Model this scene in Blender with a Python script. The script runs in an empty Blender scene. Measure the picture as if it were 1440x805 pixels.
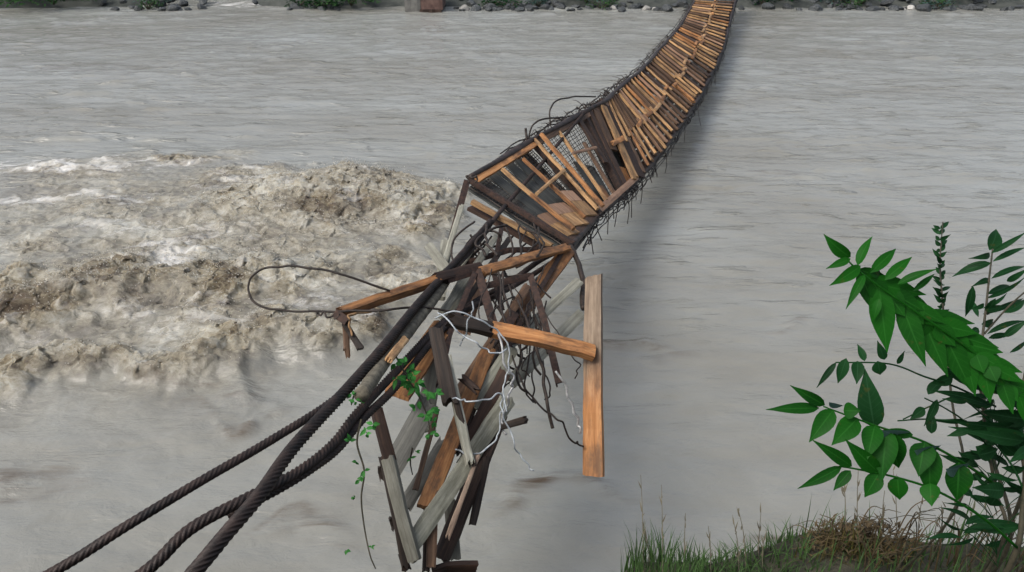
import bpy, math, random
import numpy as np
from mathutils import Vector, Matrix, Quaternion

random.seed(7)
R = math.radians
sc = bpy.context.scene
C = sc.collection

# ------------------------------------------------------------------ camera
CAM_H, PITCH, F = 5.6, R(27.5), 1130.0          # metres above the water, tilt, focal length for a 1440 px wide frame
cam_d = bpy.data.cameras.new('camera')
cam = bpy.data.objects.new('camera', cam_d)
C.objects.link(cam)
cam.location = (0, 0, CAM_H)
cam.rotation_euler = (R(90) - PITCH, 0, 0)
cam_d.sensor_width = 36
cam_d.lens = F / 1440 * 36
cam_d.clip_start = 0.05
cam_d.clip_end = 500
sc.camera = cam

# ------------------------------------------------------------------ sky, sun, exposure
SUN_EL, SUN_AZ = R(52), R(-125)                   # azimuth from +Y, clockwise; behind and left of the camera
w = bpy.data.worlds.new('World')
sc.world = w
w.use_nodes = True
nt = w.node_tree
nt.nodes.clear()
sky = nt.nodes.new('ShaderNodeTexSky')
sky.sky_type = 'NISHITA'
sky.sun_disc = False
sky.sun_elevation = SUN_EL
sky.sun_rotation = SUN_AZ
sky.air_density = 1.0
sky.dust_density = 4.0
hs = nt.nodes.new('ShaderNodeHueSaturation')
hs.inputs['Saturation'].default_value = 0.6
bg = nt.nodes.new('ShaderNodeBackground')
bg.inputs['Strength'].default_value = 0.15
wo = nt.nodes.new('ShaderNodeOutputWorld')
nt.links.new(sky.outputs[0], hs.inputs['Color'])
nt.links.new(hs.outputs[0], bg.inputs[0])
nt.links.new(bg.outputs[0], wo.inputs[0])

sun_d = bpy.data.lights.new('sun', 'SUN')
sun_d.energy = 1.4
sun_d.angle = R(22)
sun_d.color = (1.0, 0.96, 0.9)
sun = bpy.data.objects.new('sun', sun_d)
C.objects.link(sun)
sd = Vector((math.sin(SUN_AZ) * math.cos(SUN_EL), math.cos(SUN_AZ) * math.cos(SUN_EL), math.sin(SUN_EL)))
sun.rotation_euler = sd.to_track_quat('Z', 'Y').to_euler()
sun.location = (0, -10, 30)

sc.view_settings.view_transform = 'Standard'
sc.view_settings.look = 'None'
sc.view_settings.exposure = 0.5
sc.view_settings.gamma = 1.0

# ------------------------------------------------------------------ measuring helpers
FWD = Vector((0, math.cos(PITCH), -math.sin(PITCH)))
UP = Vector((0, math.sin(PITCH), math.cos(PITCH)))
EYE = Vector((0, 0, CAM_H))


def P(px, py, d):
    """Point of the place seen at (px, py) of the photograph, d metres in front of the lens."""
    return EYE + d * (FWD + Vector((1, 0, 0)) * ((px - 720) / F) - UP * ((py - 402.5) / F))


def PZ(px, py, z=0.0):
    v = (py - 402.5) / F
    d = (CAM_H - z) / (math.sin(PITCH) + v * math.cos(PITCH))
    return P(px, py, d)


# ------------------------------------------------------------------ materials
def mat_base(name):
    m = bpy.data.materials.new(name)
    m.use_nodes = True
    t = m.node_tree
    b = t.nodes['Principled BSDF']
    return m, t, b


def N(t, kind, **kw):
    n = t.nodes.new(kind)
    for k, v in kw.items():
        setattr(n, k, v)
    return n


def ramp(t, stops):
    r = t.nodes.new('ShaderNodeValToRGB')
    e = r.color_ramp.elements
    while len(e) < len(stops):
        e.new(0.5)
    for i, (p, c) in enumerate(stops):
        e[i].position = p
        e[i].color = (*c, 1) if len(c) == 3 else c
    return r


def math_n(t, op, a=None, b=None, va=None, vb=None, clamp=False):
    n = t.nodes.new('ShaderNodeMath')
    n.operation = op
    n.use_clamp = clamp
    if a is not None: t.links.new(a, n.inputs[0])
    if b is not None: t.links.new(b, n.inputs[1])
    if va is not None: n.inputs[0].default_value = va
    if vb is not None: n.inputs[1].default_value = vb
    return n.outputs[0]


def mixc(t, fac, a, b, mode='MIX'):
    n = t.nodes.new('ShaderNodeMix')
    n.data_type = 'RGBA'
    n.blend_type = mode
    if hasattr(fac, 'is_linked') or not isinstance(fac, (int, float)): t.links.new(fac, n.inputs[0])
    else: n.inputs[0].default_value = fac
    for i, v in ((6, a), (7, b)):
        if isinstance(v, tuple): n.inputs[i].default_value = (*v, 1)
        else: t.links.new(v, n.inputs[i])
    return n.outputs[2]


def wood(name, dark, mid, light, rough=0.7, wet=0.0, stain=(0.05, 0.04, 0.03), stain_amt=0.5, alt=None):
    m, t, b = mat_base(name)
    uv = N(t, 'ShaderNodeUVMap')
    oi = N(t, 'ShaderNodeObjectInfo')
    off = N(t, 'ShaderNodeVectorMath', operation='ADD')
    sc_ = N(t, 'ShaderNodeVectorMath', operation='SCALE')
    comb = N(t, 'ShaderNodeCombineXYZ')
    t.links.new(oi.outputs['Random'], comb.inputs[0])
    t.links.new(oi.outputs['Random'], comb.inputs[1])
    t.links.new(oi.outputs['Random'], comb.inputs[2])
    t.links.new(comb.outputs[0], sc_.inputs[0])
    sc_.inputs['Scale'].default_value = 37.0
    t.links.new(uv.outputs[0], off.inputs[0])
    t.links.new(sc_.outputs[0], off.inputs[1])
    mp = N(t, 'ShaderNodeMapping')
    mp.inputs['Scale'].default_value = (2.2, 42, 1)
    t.links.new(off.outputs[0], mp.inputs[0])
    gr = N(t, 'ShaderNodeTexNoise')
    gr.inputs['Scale'].default_value = 1.0
    gr.inputs['Detail'].default_value = 8
    gr.inputs['Roughness'].default_value = 0.65
    gr.inputs['Distortion'].default_value = 0.6
    t.links.new(mp.outputs[0], gr.inputs['Vector'])
    cr = ramp(t, [(0.28, dark), (0.5, mid), (0.72, light)])
    t.links.new(gr.outputs['Fac'], cr.inputs[0])
    # weather stains: patchy, longer along the board
    mp2 = N(t, 'ShaderNodeMapping')
    mp2.inputs['Scale'].default_value = (3.2, 9, 1)
    t.links.new(off.outputs[0], mp2.inputs[0])
    st = N(t, 'ShaderNodeTexNoise')
    st.inputs['Scale'].default_value = 1.0
    st.inputs['Detail'].default_value = 6
    st.inputs['Roughness'].default_value = 0.7
    t.links.new(mp2.outputs[0], st.inputs['Vector'])
    sr = ramp(t, [(0.44, (0, 0, 0)), (0.64, (1, 1, 1))])
    t.links.new(st.outputs['Fac'], sr.inputs[0])
    sf = math_n(t, 'MULTIPLY', sr.outputs[0], vb=stain_amt)
    base = cr.outputs[0]
    if alt:                                       # worn grey towards one end of the board, fresh wood at the other
        ar = ramp(t, [(0.28, alt[0]), (0.5, alt[1]), (0.72, alt[2])])
        t.links.new(gr.outputs['Fac'], ar.inputs[0])
        sx = N(t, 'ShaderNodeSeparateXYZ')
        t.links.new(uv.outputs[0], sx.inputs[0])
        e = math_n(t, 'MULTIPLY_ADD', st.outputs['Fac'], vb=0.9)
        t.links.new(sx.outputs[0], e.node.inputs[2])
        er = ramp(t, [(0.0, (0, 0, 0)), (1.0, (1, 1, 1))])
        t.links.new(math_n(t, 'MULTIPLY', math_n(t, 'SUBTRACT', e, vb=alt[3]), vb=3.0, clamp=True), er.inputs[0])
        base = mixc(t, er.outputs[0], cr.outputs[0], ar.outputs[0])
    c = mixc(t, sf, base, stain)
    # each board has its own tone
    val = math_n(t, 'MULTIPLY_ADD', oi.outputs['Random'], vb=0.7)
    val.node.inputs[2].default_value = 0.65
    h = N(t, 'ShaderNodeHueSaturation')
    t.links.new(val, h.inputs['Value'])
    t.links.new(c, h.inputs['Color'])
    t.links.new(h.outputs[0], b.inputs['Base Color'])
    b.inputs['Roughness'].default_value = rough
    b.inputs['Specular IOR Level'].default_value = 0.35
    bp = N(t, 'ShaderNodeBump')
    bp.inputs['Strength'].default_value = 0.5
    bp.inputs['Distance'].default_value = 0.004
    t.links.new(gr.outputs['Fac'], bp.inputs['Height'])
    t.links.new(bp.outputs[0], b.inputs['Normal'])
    return m


def noisy(name, c0, c1, scale=12, rough=0.7, metal=0.0, bump=0.3, dist=0.01, detail=6, spec=0.4, p0=0.35, p1=0.65):
    m, t, b = mat_base(name)
    tc = N(t, 'ShaderNodeTexCoord')
    no = N(t, 'ShaderNodeTexNoise')
    no.inputs['Scale'].default_value = scale
    no.inputs['Detail'].default_value = detail
    no.inputs['Roughness'].default_value = 0.65
    t.links.new(tc.outputs['Object'], no.inputs['Vector'])
    cr = ramp(t, [(p0, c0), (p1, c1)])
    t.links.new(no.outputs['Fac'], cr.inputs[0])
    oi = N(t, 'ShaderNodeObjectInfo')
    val = math_n(t, 'MULTIPLY_ADD', oi.outputs['Random'], vb=0.5)
    val.node.inputs[2].default_value = 0.75
    h = N(t, 'ShaderNodeHueSaturation')
    t.links.new(val, h.inputs['Value'])
    t.links.new(cr.outputs[0], h.inputs['Color'])
    t.links.new(h.outputs[0], b.inputs['Base Color'])
    b.inputs['Roughness'].default_value = rough
    b.inputs['Metallic'].default_value = metal
    b.inputs['Specular IOR Level'].default_value = spec
    bp = N(t, 'ShaderNodeBump')
    bp.inputs['Strength'].default_value = bump
    bp.inputs['Distance'].default_value = dist
    t.links.new(no.outputs['Fac'], bp.inputs['Height'])
    t.links.new(bp.outputs[0], b.inputs['Normal'])
    return m


def leaf_mat(name, c0, c1, trans=0.25):
    m, t, b = mat_base(name)
    tc = N(t, 'ShaderNodeTexCoord')
    no = N(t, 'ShaderNodeTexNoise')
    no.inputs['Scale'].default_value = 18
    no.inputs['Detail'].default_value = 3
    t.links.new(tc.outputs['Object'], no.inputs['Vector'])
    ge = N(t, 'ShaderNodeNewGeometry')
    f = math_n(t, 'MULTIPLY_ADD', no.outputs['Fac'], vb=0.7)
    t.links.new(math_n(t, 'MULTIPLY', ge.outputs['Random Per Island'], vb=0.55), f.node.inputs[2])
    cr = ramp(t, [(0.25, c0), (0.8, c1)])
    t.links.new(f, cr.inputs[0])
    uv = N(t, 'ShaderNodeUVMap')
    sx = N(t, 'ShaderNodeSeparateXYZ')
    t.links.new(uv.outputs[0], sx.inputs[0])
    off = math_n(t, 'ABSOLUTE', math_n(t, 'SUBTRACT', sx.outputs[1], vb=0.5))
    mid = math_n(t, 'LESS_THAN', off, vb=0.035)                                      # midrib
    side = math_n(t, 'SINE', math_n(t, 'MULTIPLY', math_n(t, 'SUBTRACT', sx.outputs[0], math_n(t, 'MULTIPLY', off, vb=0.35)), vb=62.0))
    side = math_n(t, 'GREATER_THAN', side, vb=0.86)                                  # side veins
    vein = math_n(t, 'MAXIMUM', math_n(t, 'MULTIPLY', mid, vb=0.28), math_n(t, 'MULTIPLY', side, vb=0.09))
    vc = mixc(t, vein, cr.outputs[0], (c1[0] * 3 + .01, c1[1] * 2.2, c1[2] * 3 + .01))
    bl = N(t, 'ShaderNodeTexNoise')
    bl.inputs['Scale'].default_value = 42
    bl.inputs['Detail'].default_value = 2
    t.links.new(tc.outputs['Object'], bl.inputs['Vector'])
    br = ramp(t, [(0.66, (0, 0, 0)), (0.74, (1, 1, 1))])
    t.links.new(bl.outputs['Fac'], br.inputs[0])
    vc = mixc(t, math_n(t, 'MULTIPLY', br.outputs[0], vb=0.45), vc, (0.06, 0.055, 0.012))   # browned spots
    t.links.new(vc, b.inputs['Base Color'])
    b.inputs['Roughness'].default_value = 0.5
    b.inputs['Specular IOR Level'].default_value = 0.08
    tr = N(t, 'ShaderNodeBsdfTranslucent')
    t.links.new(vc, tr.inputs[0])
    mx = N(t, 'ShaderNodeMixShader')
    mx.inputs[0].default_value = trans
    t.links.new(b.outputs[0], mx.inputs[1])
    t.links.new(tr.outputs[0], mx.inputs[2])
    t.links.new(mx.outputs[0], t.nodes['Material Output'].inputs[0])
    return m


M = {
    'orange': wood('orange_wood', (0.16, 0.062, 0.02), (0.31, 0.14, 0.05), (0.42, 0.23, 0.10), stain=(0.045, 0.026, 0.017), stain_amt=0.85),
    'weather': wood('weathered_wood', (0.13, 0.085, 0.06), (0.24, 0.17, 0.125), (0.34, 0.27, 0.20), stain=(0.09, 0.07, 0.05), stain_amt=0.7),
    'tan': wood('tan_wood', (0.22, 0.115, 0.048), (0.39, 0.225, 0.10), (0.50, 0.33, 0.17), stain=(0.075, 0.045, 0.028), stain_amt=0.8),
    'brown': wood('brown_wood', (0.05, 0.028, 0.017), (0.105, 0.060, 0.035), (0.19, 0.115, 0.066), stain=(0.04, 0.025, 0.017), stain_amt=0.65),
    'rose': wood('rosy_wood', (0.17, 0.095, 0.06), (0.27, 0.16, 0.10), (0.36, 0.23, 0.15), stain=(0.10, 0.06, 0.04), stain_amt=0.5),
    'grey': wood('grey_wood', (0.13, 0.125, 0.10), (0.24, 0.235, 0.19), (0.36, 0.36, 0.30), stain=(0.09, 0.085, 0.06), stain_amt=0.5),
    'twotone': wood('half_weathered_wood', (0.085, 0.062, 0.042), (0.165, 0.122, 0.085), (0.26, 0.205, 0.145), stain=(0.075, 0.05, 0.035), stain_amt=0.7, alt=((0.15, 0.062, 0.022), (0.30, 0.135, 0.05), (0.42, 0.23, 0.105), 1.15)),
    'slate': wood('slate_wood', (0.05, 0.05, 0.045), (0.10, 0.10, 0.09), (0.17, 0.17, 0.15), stain=(0.04, 0.04, 0.035)),
    'pale': wood('pale_wood', (0.17, 0.165, 0.125), (0.28, 0.28, 0.22), (0.40, 0.40, 0.33), stain=(0.08, 0.08, 0.055), stain_amt=0.6),
    'dark': wood('dark_wood', (0.010, 0.008, 0.007), (0.026, 0.017, 0.012), (0.055, 0.036, 0.025), stain=(0.015, 0.012, 0.01), stain_amt=0.5),
    'mahog': wood('mahogany_wood', (0.016, 0.009, 0.007), (0.042, 0.022, 0.014), (0.09, 0.050, 0.031), stain=(0.02, 0.013, 0.01), stain_amt=0.6),
    'rust': noisy('rusty_iron', (0.014, 0.010, 0.009), (0.055, 0.029, 0.020), 25, 0.75, 0.2, 0.6, 0.004),
    'cable': noisy('tarred_cable', (0.009, 0.008, 0.008), (0.045, 0.030, 0.025), 9, 0.6, 0.15, 0.5, 0.004, 9),
    'barepole': noisy('bark_pole', (0.07, 0.06, 0.045), (0.20, 0.18, 0.13), 22, 0.85, 0, 0.6, 0.006),
    'wire': noisy('dark_wire', (0.012, 0.010, 0.009), (0.05, 0.036, 0.028), 30, 0.6, 0.3, 0.2, 0.002),
    'bluewire': noisy('pale_wire', (0.16, 0.18, 0.19), (0.42, 0.45, 0.47), 16, 0.45, 0.2, 0.2, 0.002),
    'steel': noisy('galvanised_wire', (0.18, 0.18, 0.18), (0.38, 0.38, 0.37), 20, 0.45, 0.4, 0.2, 0.002),
    'leaf': leaf_mat('sapling_leaf', (0.003, 0.034, 0.003), (0.008, 0.078, 0.005)),
    'leafdark': leaf_mat('dark_leaf', (0.003, 0.018, 0.005), (0.010, 0.050, 0.014)),  # darker green foliage tone
    'leafgrey': leaf_mat('greyish_leaf', (0.02, 0.05, 0.04), (0.05, 0.10, 0.08)),
    'vine': leaf_mat('vine_leaf', (0.015, 0.10, 0.02), (0.06, 0.24, 0.05), 0.3),
    'stem': noisy('green_stem', (0.02, 0.022, 0.012), (0.06, 0.05, 0.03), 30, 0.7),
    'shrub': leaf_mat('shrub_leaf', (0.01, 0.035, 0.015), (0.04, 0.10, 0.03)),
    'boulder': noisy('wet_boulder', (0.010, 0.014, 0.016), (0.085, 0.09, 0.09), 5, 0.6, 0, 0.8, 0.05),
    'palestone': noisy('pale_stone', (0.22, 0.21, 0.19), (0.42, 0.41, 0.38), 14, 0.75, 0, 0.6, 0.03),
    'soil': noisy('bank_soil', (0.012, 0.013, 0.008), (0.05, 0.045, 0.028), 6, 0.9, 0, 0.9, 0.05),
    'shore': noisy('shore_ground', (0.02, 0.025, 0.022), (0.075, 0.08, 0.07), 1.2, 0.9, 0, 0.9, 0.1),
    'redblock': noisy('rusty_block', (0.055, 0.03, 0.025), (0.13, 0.08, 0.065), 3, 0.8, 0, 0.6, 0.02),
    'concrete': noisy('grey_concrete', (0.09, 0.088, 0.08), (0.18, 0.175, 0.16), 3, 0.85, 0, 0.6, 0.02),
    'twig': noisy('dry_twig', (0.022, 0.016, 0.007), (0.095, 0.065, 0.028), 12, 0.85),
    'drystalk': noisy('dry_stalk', (0.05, 0.045, 0.03), (0.15, 0.13, 0.085), 12, 0.85),
    'shadewood': wood('gap_shade_wood', (0.02, 0.022, 0.02), (0.045, 0.047, 0.042), (0.085, 0.085, 0.075), stain=(0.02, 0.02, 0.018)),  # near-black tone for boards added as shade behind the deck openings
}

# ------------------------------------------------------------------ mesh helpers


class MB:
    def __init__(s):
        s.v, s.f, s.uv = [], [], []

    def add(s, vs, fs, uvs=None):
        o = len(s.v)
        s.v += [tuple(v) for v in vs]
        for i, f in enumerate(fs):
            s.f.append([o + k for k in f])
            s.uv.append(uvs[i] if uvs else [(0, 0)] * len(f))

    def build(s, name, mat, parent=None, smooth=False):
        vs = np.array(s.v, dtype=float)
        if parent is None:
            org = Vector(((vs[:, 0].min() + vs[:, 0].max()) / 2, (vs[:, 1].min() + vs[:, 1].max()) / 2, vs[:, 2].min()))
        else:
            org = Vector(parent['_org'])
        vs = vs - np.array(org)
        me = bpy.data.meshes.new(name)
        me.from_pydata(vs.tolist(), [], s.f)
        ul = me.uv_layers.new(name='UVMap')
        flat = [c for face in s.uv for c in face]
        ul.data.foreach_set('uv', np.array(flat, dtype=np.float32).ravel())
        if smooth:
            me.polygons.foreach_set('use_smooth', [True] * len(me.polygons))
        me.materials.append(mat)
        o = bpy.data.objects.new(name, me)
        C.objects.link(o)
        if parent is None:
            o.location = org
        else:
            o.parent = parent
        return o


def tag(o, label, cat, group=None):
    o['label'] = label
    o['category'] = cat
    if group: o['group'] = group
    return o


def thing(name, label, cat, loc, group=None):
    o = bpy.data.objects.new(name, None)
    o.empty_display_size = 0.2
    C.objects.link(o)
    o.location = loc
    o['_org'] = tuple(loc)
    return tag(o, label, cat, group)


def structure(o):
    o['kind'] = 'structure'
    return o


def catmull(pts, n=8):
    pts = [Vector(p) for p in pts]
    if len(pts) < 3:
        return [pts[0].lerp(pts[-1], i / n) for i in range(n + 1)]
    out = []
    for i in range(len(pts) - 1):
        p0 = pts[i - 1] if i > 0 else pts[0] * 2 - pts[1]
        p1, p2 = pts[i], pts[i + 1]
        p3 = pts[i + 2] if i + 2 < len(pts) else p2 * 2 - p1
        for k in range(n):
            t = k / n
            out.append(0.5 * ((2 * p1) + (p2 - p0) * t + (2 * p0 - 5 * p1 + 4 * p2 - p3) * t * t + (3 * p1 - p0 - 3 * p2 + p3) * t ** 3))
    out.append(pts[-1])
    return out


def resample(path, step):
    out = [path[0].copy()]
    acc = 0.0
    for a, b in zip(path, path[1:]):
        L = (b - a).length
        if L < 1e-9: continue
        s = step - acc
        while s <= L:
            out.append(a.lerp(b, s / L))
            s += step
        acc = (acc + L) % step
    out.append(path[-1].copy())
    return out


def add_tube(mb, path, r, sides=6, r_end=None, strands=0, pitch=0.3, rough=0.0, seed=0, hand=1):
    rnd = random.Random(seed)
    n = len(path)
    vs, fs, uvs = [], [], []
    prev = None
    s = 0.0
    for i, p in enumerate(path):
        a = path[max(i - 1, 0)]
        b = path[min(i + 1, n - 1)]
        tg = (b - a)
        tg = tg.normalized() if tg.length > 1e-9 else Vector((0, 0, 1))
        if prev is None:
            ref = Vector((0, 0, 1)) if abs(tg.z) < 0.9 else Vector((1, 0, 0))
            u = tg.cross(ref).normalized()
        else:
            u = (prev - tg * prev.dot(tg)).normalized()
        prev = u
        v = tg.cross(u)
        if i: s += (p - path[i - 1]).length
        rr = r if r_end is None else r + (r_end - r) * i / max(n - 1, 1)
        rr *= 1 + rnd.uniform(-rough, rough)
        for k in range(sides):
            th = 2 * math.pi * k / sides
            q = rr
            if strands:
                q = rr * (0.60 + 0.44 * abs(math.sin(strands / 2 * (th + hand * 2 * math.pi * s / pitch))))
            vs.append(p + (u * math.cos(th) + v * math.sin(th)) * q)
    for i in range(n - 1):
        for k in range(sides):
            k2 = (k + 1) % sides
            fs.append([i * sides + k, i * sides + k2, (i + 1) * sides + k2, (i + 1) * sides + k])
            uvs.append([(i * .05, k / sides * .1), (i * .05, (k + 1) / sides * .1), ((i + 1) * .05, (k + 1) / sides * .1), ((i + 1) * .05, k / sides * .1)])
    fs.append(list(range(sides))[::-1]); uvs.append([(0, 0)] * sides)
    fs.append([(n - 1) * sides + k for k in range(sides)]); uvs.append([(0, 0)] * sides)
    mb.add(vs, fs, uvs)


def add_board(mb, p0, p1, wd, th, face=None, roll=0.0, bend=0.0, jag0=0.0, jag1=0.0, rough=0.004, seg=None, seed=None, wd1=None, twist=0.0):
    """A sawn board from p0 to p1; its wide face looks along `face` (towards the eye when left out)."""
    rnd = random.Random(seed if seed is not None else random.random())
    p0, p1 = Vector(p0), Vector(p1)
    ax = p1 - p0
    L = ax.length
    ax.normalize()
    if face is None: face = EYE - (p0 + p1) / 2
    nrm = (face - ax * face.dot(ax)).normalized()
    if roll: nrm = Quaternion(ax, roll) @ nrm
    seg = seg or max(3, min(24, int(L / 0.12)))
    ch = min(0.18 * th, 0.006)
    across = 6 if (jag0 or jag1) else 3
    ring0 = []
    hw, ht = 0.5, th / 2
    for k in range(across):                       # upper face
        ring0.append((-1 + 2 * k / (across - 1), 1))
    for k in range(across):
        ring0.append((1 - 2 * k / (across - 1), -1))
    m = len(ring0)
    js0 = [rnd.random() for _ in range(across)]
    js1 = [rnd.random() for _ in range(across)]
    vs = []
    wob = [(rnd.uniform(-rough, rough), rnd.uniform(-rough, rough)) for _ in range(seg + 1)]
    for i in range(seg + 1):
        t = i / seg
        c = p0 + ax * (L * t) + nrm * (bend * 4 * t * (1 - t)) + nrm * wob[i][0]
        nn = nrm if not twist else (Quaternion(ax, twist * (t - .5)) @ nrm)
        side = ax.cross(nn)
        W = (wd if wd1 is None else wd + (wd1 - wd) * t) + wob[i][1]
        for (a, b) in ring0:
            k = int(round((a + 1) / 2 * (across - 1)))
            dx = 0.0
            if i == 0: dx = jag0 * js0[k] * (1 if b > 0 else 0.8)
            if i == seg: dx = -jag1 * js1[k] * (1 if b > 0 else 0.8)
            edge = abs(a) > .99
            vs.append(c + ax * dx + side * (a * (W / 2)) + nn * (b * (ht - (ch if edge else 0))))
    fs, uvs = [], []
    acc = [0.0]
    for k in range(m):
        a, b = ring0[k], ring0[(k + 1) % m]
        acc.append(acc[-1] + (abs(a[0] - b[0]) * wd / 2 + abs(a[1] - b[1]) * th / 2))
    for i in range(seg):
        u0, u1 = L * i / seg, L * (i + 1) / seg
        for k in range(m):
            k2 = (k + 1) % m
            fs.append([i * m + k, (i + 1) * m + k, (i + 1) * m + k2, i * m + k2])
            uvs.append([(u0, acc[k]), (u1, acc[k]), (u1, acc[k + 1]), (u0, acc[k + 1])])
    for i in (0, seg):
        for k in range(across - 1):
            q = [i * m + k, i * m + k + 1, i * m + m - 2 - k, i * m + m - 1 - k]
            fs.append(q if i == 0 else q[::-1])
            uvs.append([(0, .3), (.0, .35), (.04, .35), (.04, .3)])
    mb.add(vs, fs, uvs)


def add_angle(mb, p0, p1, size, th, face=None, roll=0.0):
    """An L-section iron bar."""
    p0, p1 = Vector(p0), Vector(p1)
    ax = (p1 - p0).normalized()
    if face is None: face = EYE - (p0 + p1) / 2
    nrm = (face - ax * face.dot(ax)).normalized()
    if roll: nrm = Quaternion(ax, roll) @ nrm
    side = ax.cross(nrm)
    add_board(mb, p0, p1, size, th, nrm, rough=0.001)
    o = side * (size / 2 - th / 2 + 0.0015) - nrm * (size / 2)
    add_board(mb, p0 + o + ax * .004, p1 + o - ax * .004, size, th, side, rough=0.001)


def add_leaf(mb, b, t, wd, face=None, curl=0.12, fold=0.25, seg=7, prof=0.9, roll=0.0):
    b, t = Vector(b), Vector(t)
    ax = t - b
    L = ax.length
    ax.normalize()
    if face is None: face = EYE - b
    n = (face - ax * face.dot(ax)).normalized()
    if roll: n = Quaternion(ax, roll) @ n
    s = ax.cross(n)
    vs, fs, uvs = [], [], []
    for i in range(seg + 1):
        q = i / seg
        half = wd / 2 * (q ** .72 * (1 - q) ** 1.25 / .276) if 0 < q < 1 else 0.0005
        c = b + ax * (L * q) + n * (curl * L * (q * (1 - q)) * 2 - curl * L * q * q * .5)
        vs += [c + s * half + n * (fold * half), c, c - s * half + n * (fold * half)]
    for i in range(seg):
        for k in range(2):
            fs.append([i * 3 + k, i * 3 + k + 1, (i + 1) * 3 + k + 1, (i + 1) * 3 + k])
            uvs.append([(i / seg, k / 2), (i / seg, (k + 1) / 2), ((i + 1) / seg, (k + 1) / 2), ((i + 1) / seg, k / 2)])
    mb.add(vs, fs, uvs)


# ------------------------------------------------------------------ noise for terrain and water
def _hash(ix, iy, seed):
    h = (ix.astype(np.int64) * 374761393 + iy.astype(np.int64) * 668265263 + seed * 1442695041) & 0xFFFFFFFF
    h = ((h ^ (h >> 13)) * 1274126177) & 0xFFFFFFFF
    h = h ^ (h >> 16)
    return h


def gnoise(x, y, seed=0):
    ix, iy = np.floor(x), np.floor(y)
    fx, fy = x - ix, y - iy
    u = fx * fx * fx * (fx * (fx * 6 - 15) + 10)
    v = fy * fy * fy * (fy * (fy * 6 - 15) + 10)

    def g(ox, oy):
        a = _hash(ix + ox, iy + oy, seed) / 4294967296.0 * 2 * np.pi
        return np.cos(a) * (fx - ox) + np.sin(a) * (fy - oy)
    return 1.5 * ((g(0, 0) * (1 - u) + g(1, 0) * u) * (1 - v) + (g(0, 1) * (1 - u) + g(1, 1) * u) * v)


def fbm(x, y, oct=4, seed=0, gain=0.5, ridge=False):
    s = np.zeros_like(x)
    a = 1.0
    c, sn = math.cos(0.6), math.sin(0.6)
    for o in range(oct):
        n = gnoise(x, y, seed + o * 17)
        s += a * ((1 - 2 * np.abs(n)) if ridge else n)
        a *= gain
        x, y = (c * x - sn * y) * 2.03 + 3.1, (sn * x + c * y) * 2.03 + 1.7
    return s


def grid_mesh(name, X, Y, Z, mat, attrs=None):
    h, wd = X.shape
    co = np.stack([X, Y, Z], -1).reshape(-1, 3).astype(np.float32)
    idx = np.arange(h * wd).reshape(h, wd)
    q = np.stack([idx[:-1, :-1], idx[:-1, 1:], idx[1:, 1:], idx[1:, :-1]], -1).reshape(-1, 4).astype(np.int32)
    me = bpy.data.meshes.new(name)
    me.vertices.add(len(co))
    me.vertices.foreach_set('co', co.ravel())
    me.loops.add(q.size)
    me.loops.foreach_set('vertex_index', q.ravel())
    me.polygons.add(len(q))
    me.polygons.foreach_set('loop_start', np.arange(0, q.size, 4, dtype=np.int32))
    me.polygons.foreach_set('use_smooth', np.ones(len(q), dtype=bool))
    me.update()
    me.validate()
    for k, a in (attrs or {}).items():
        at = me.attributes.new(k, 'FLOAT', 'POINT')
        at.data.foreach_set('value', a.reshape(-1).astype(np.float32))
    me.materials.append(mat)
    o = bpy.data.objects.new(name, me)
    C.objects.link(o)
    return o


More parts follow.
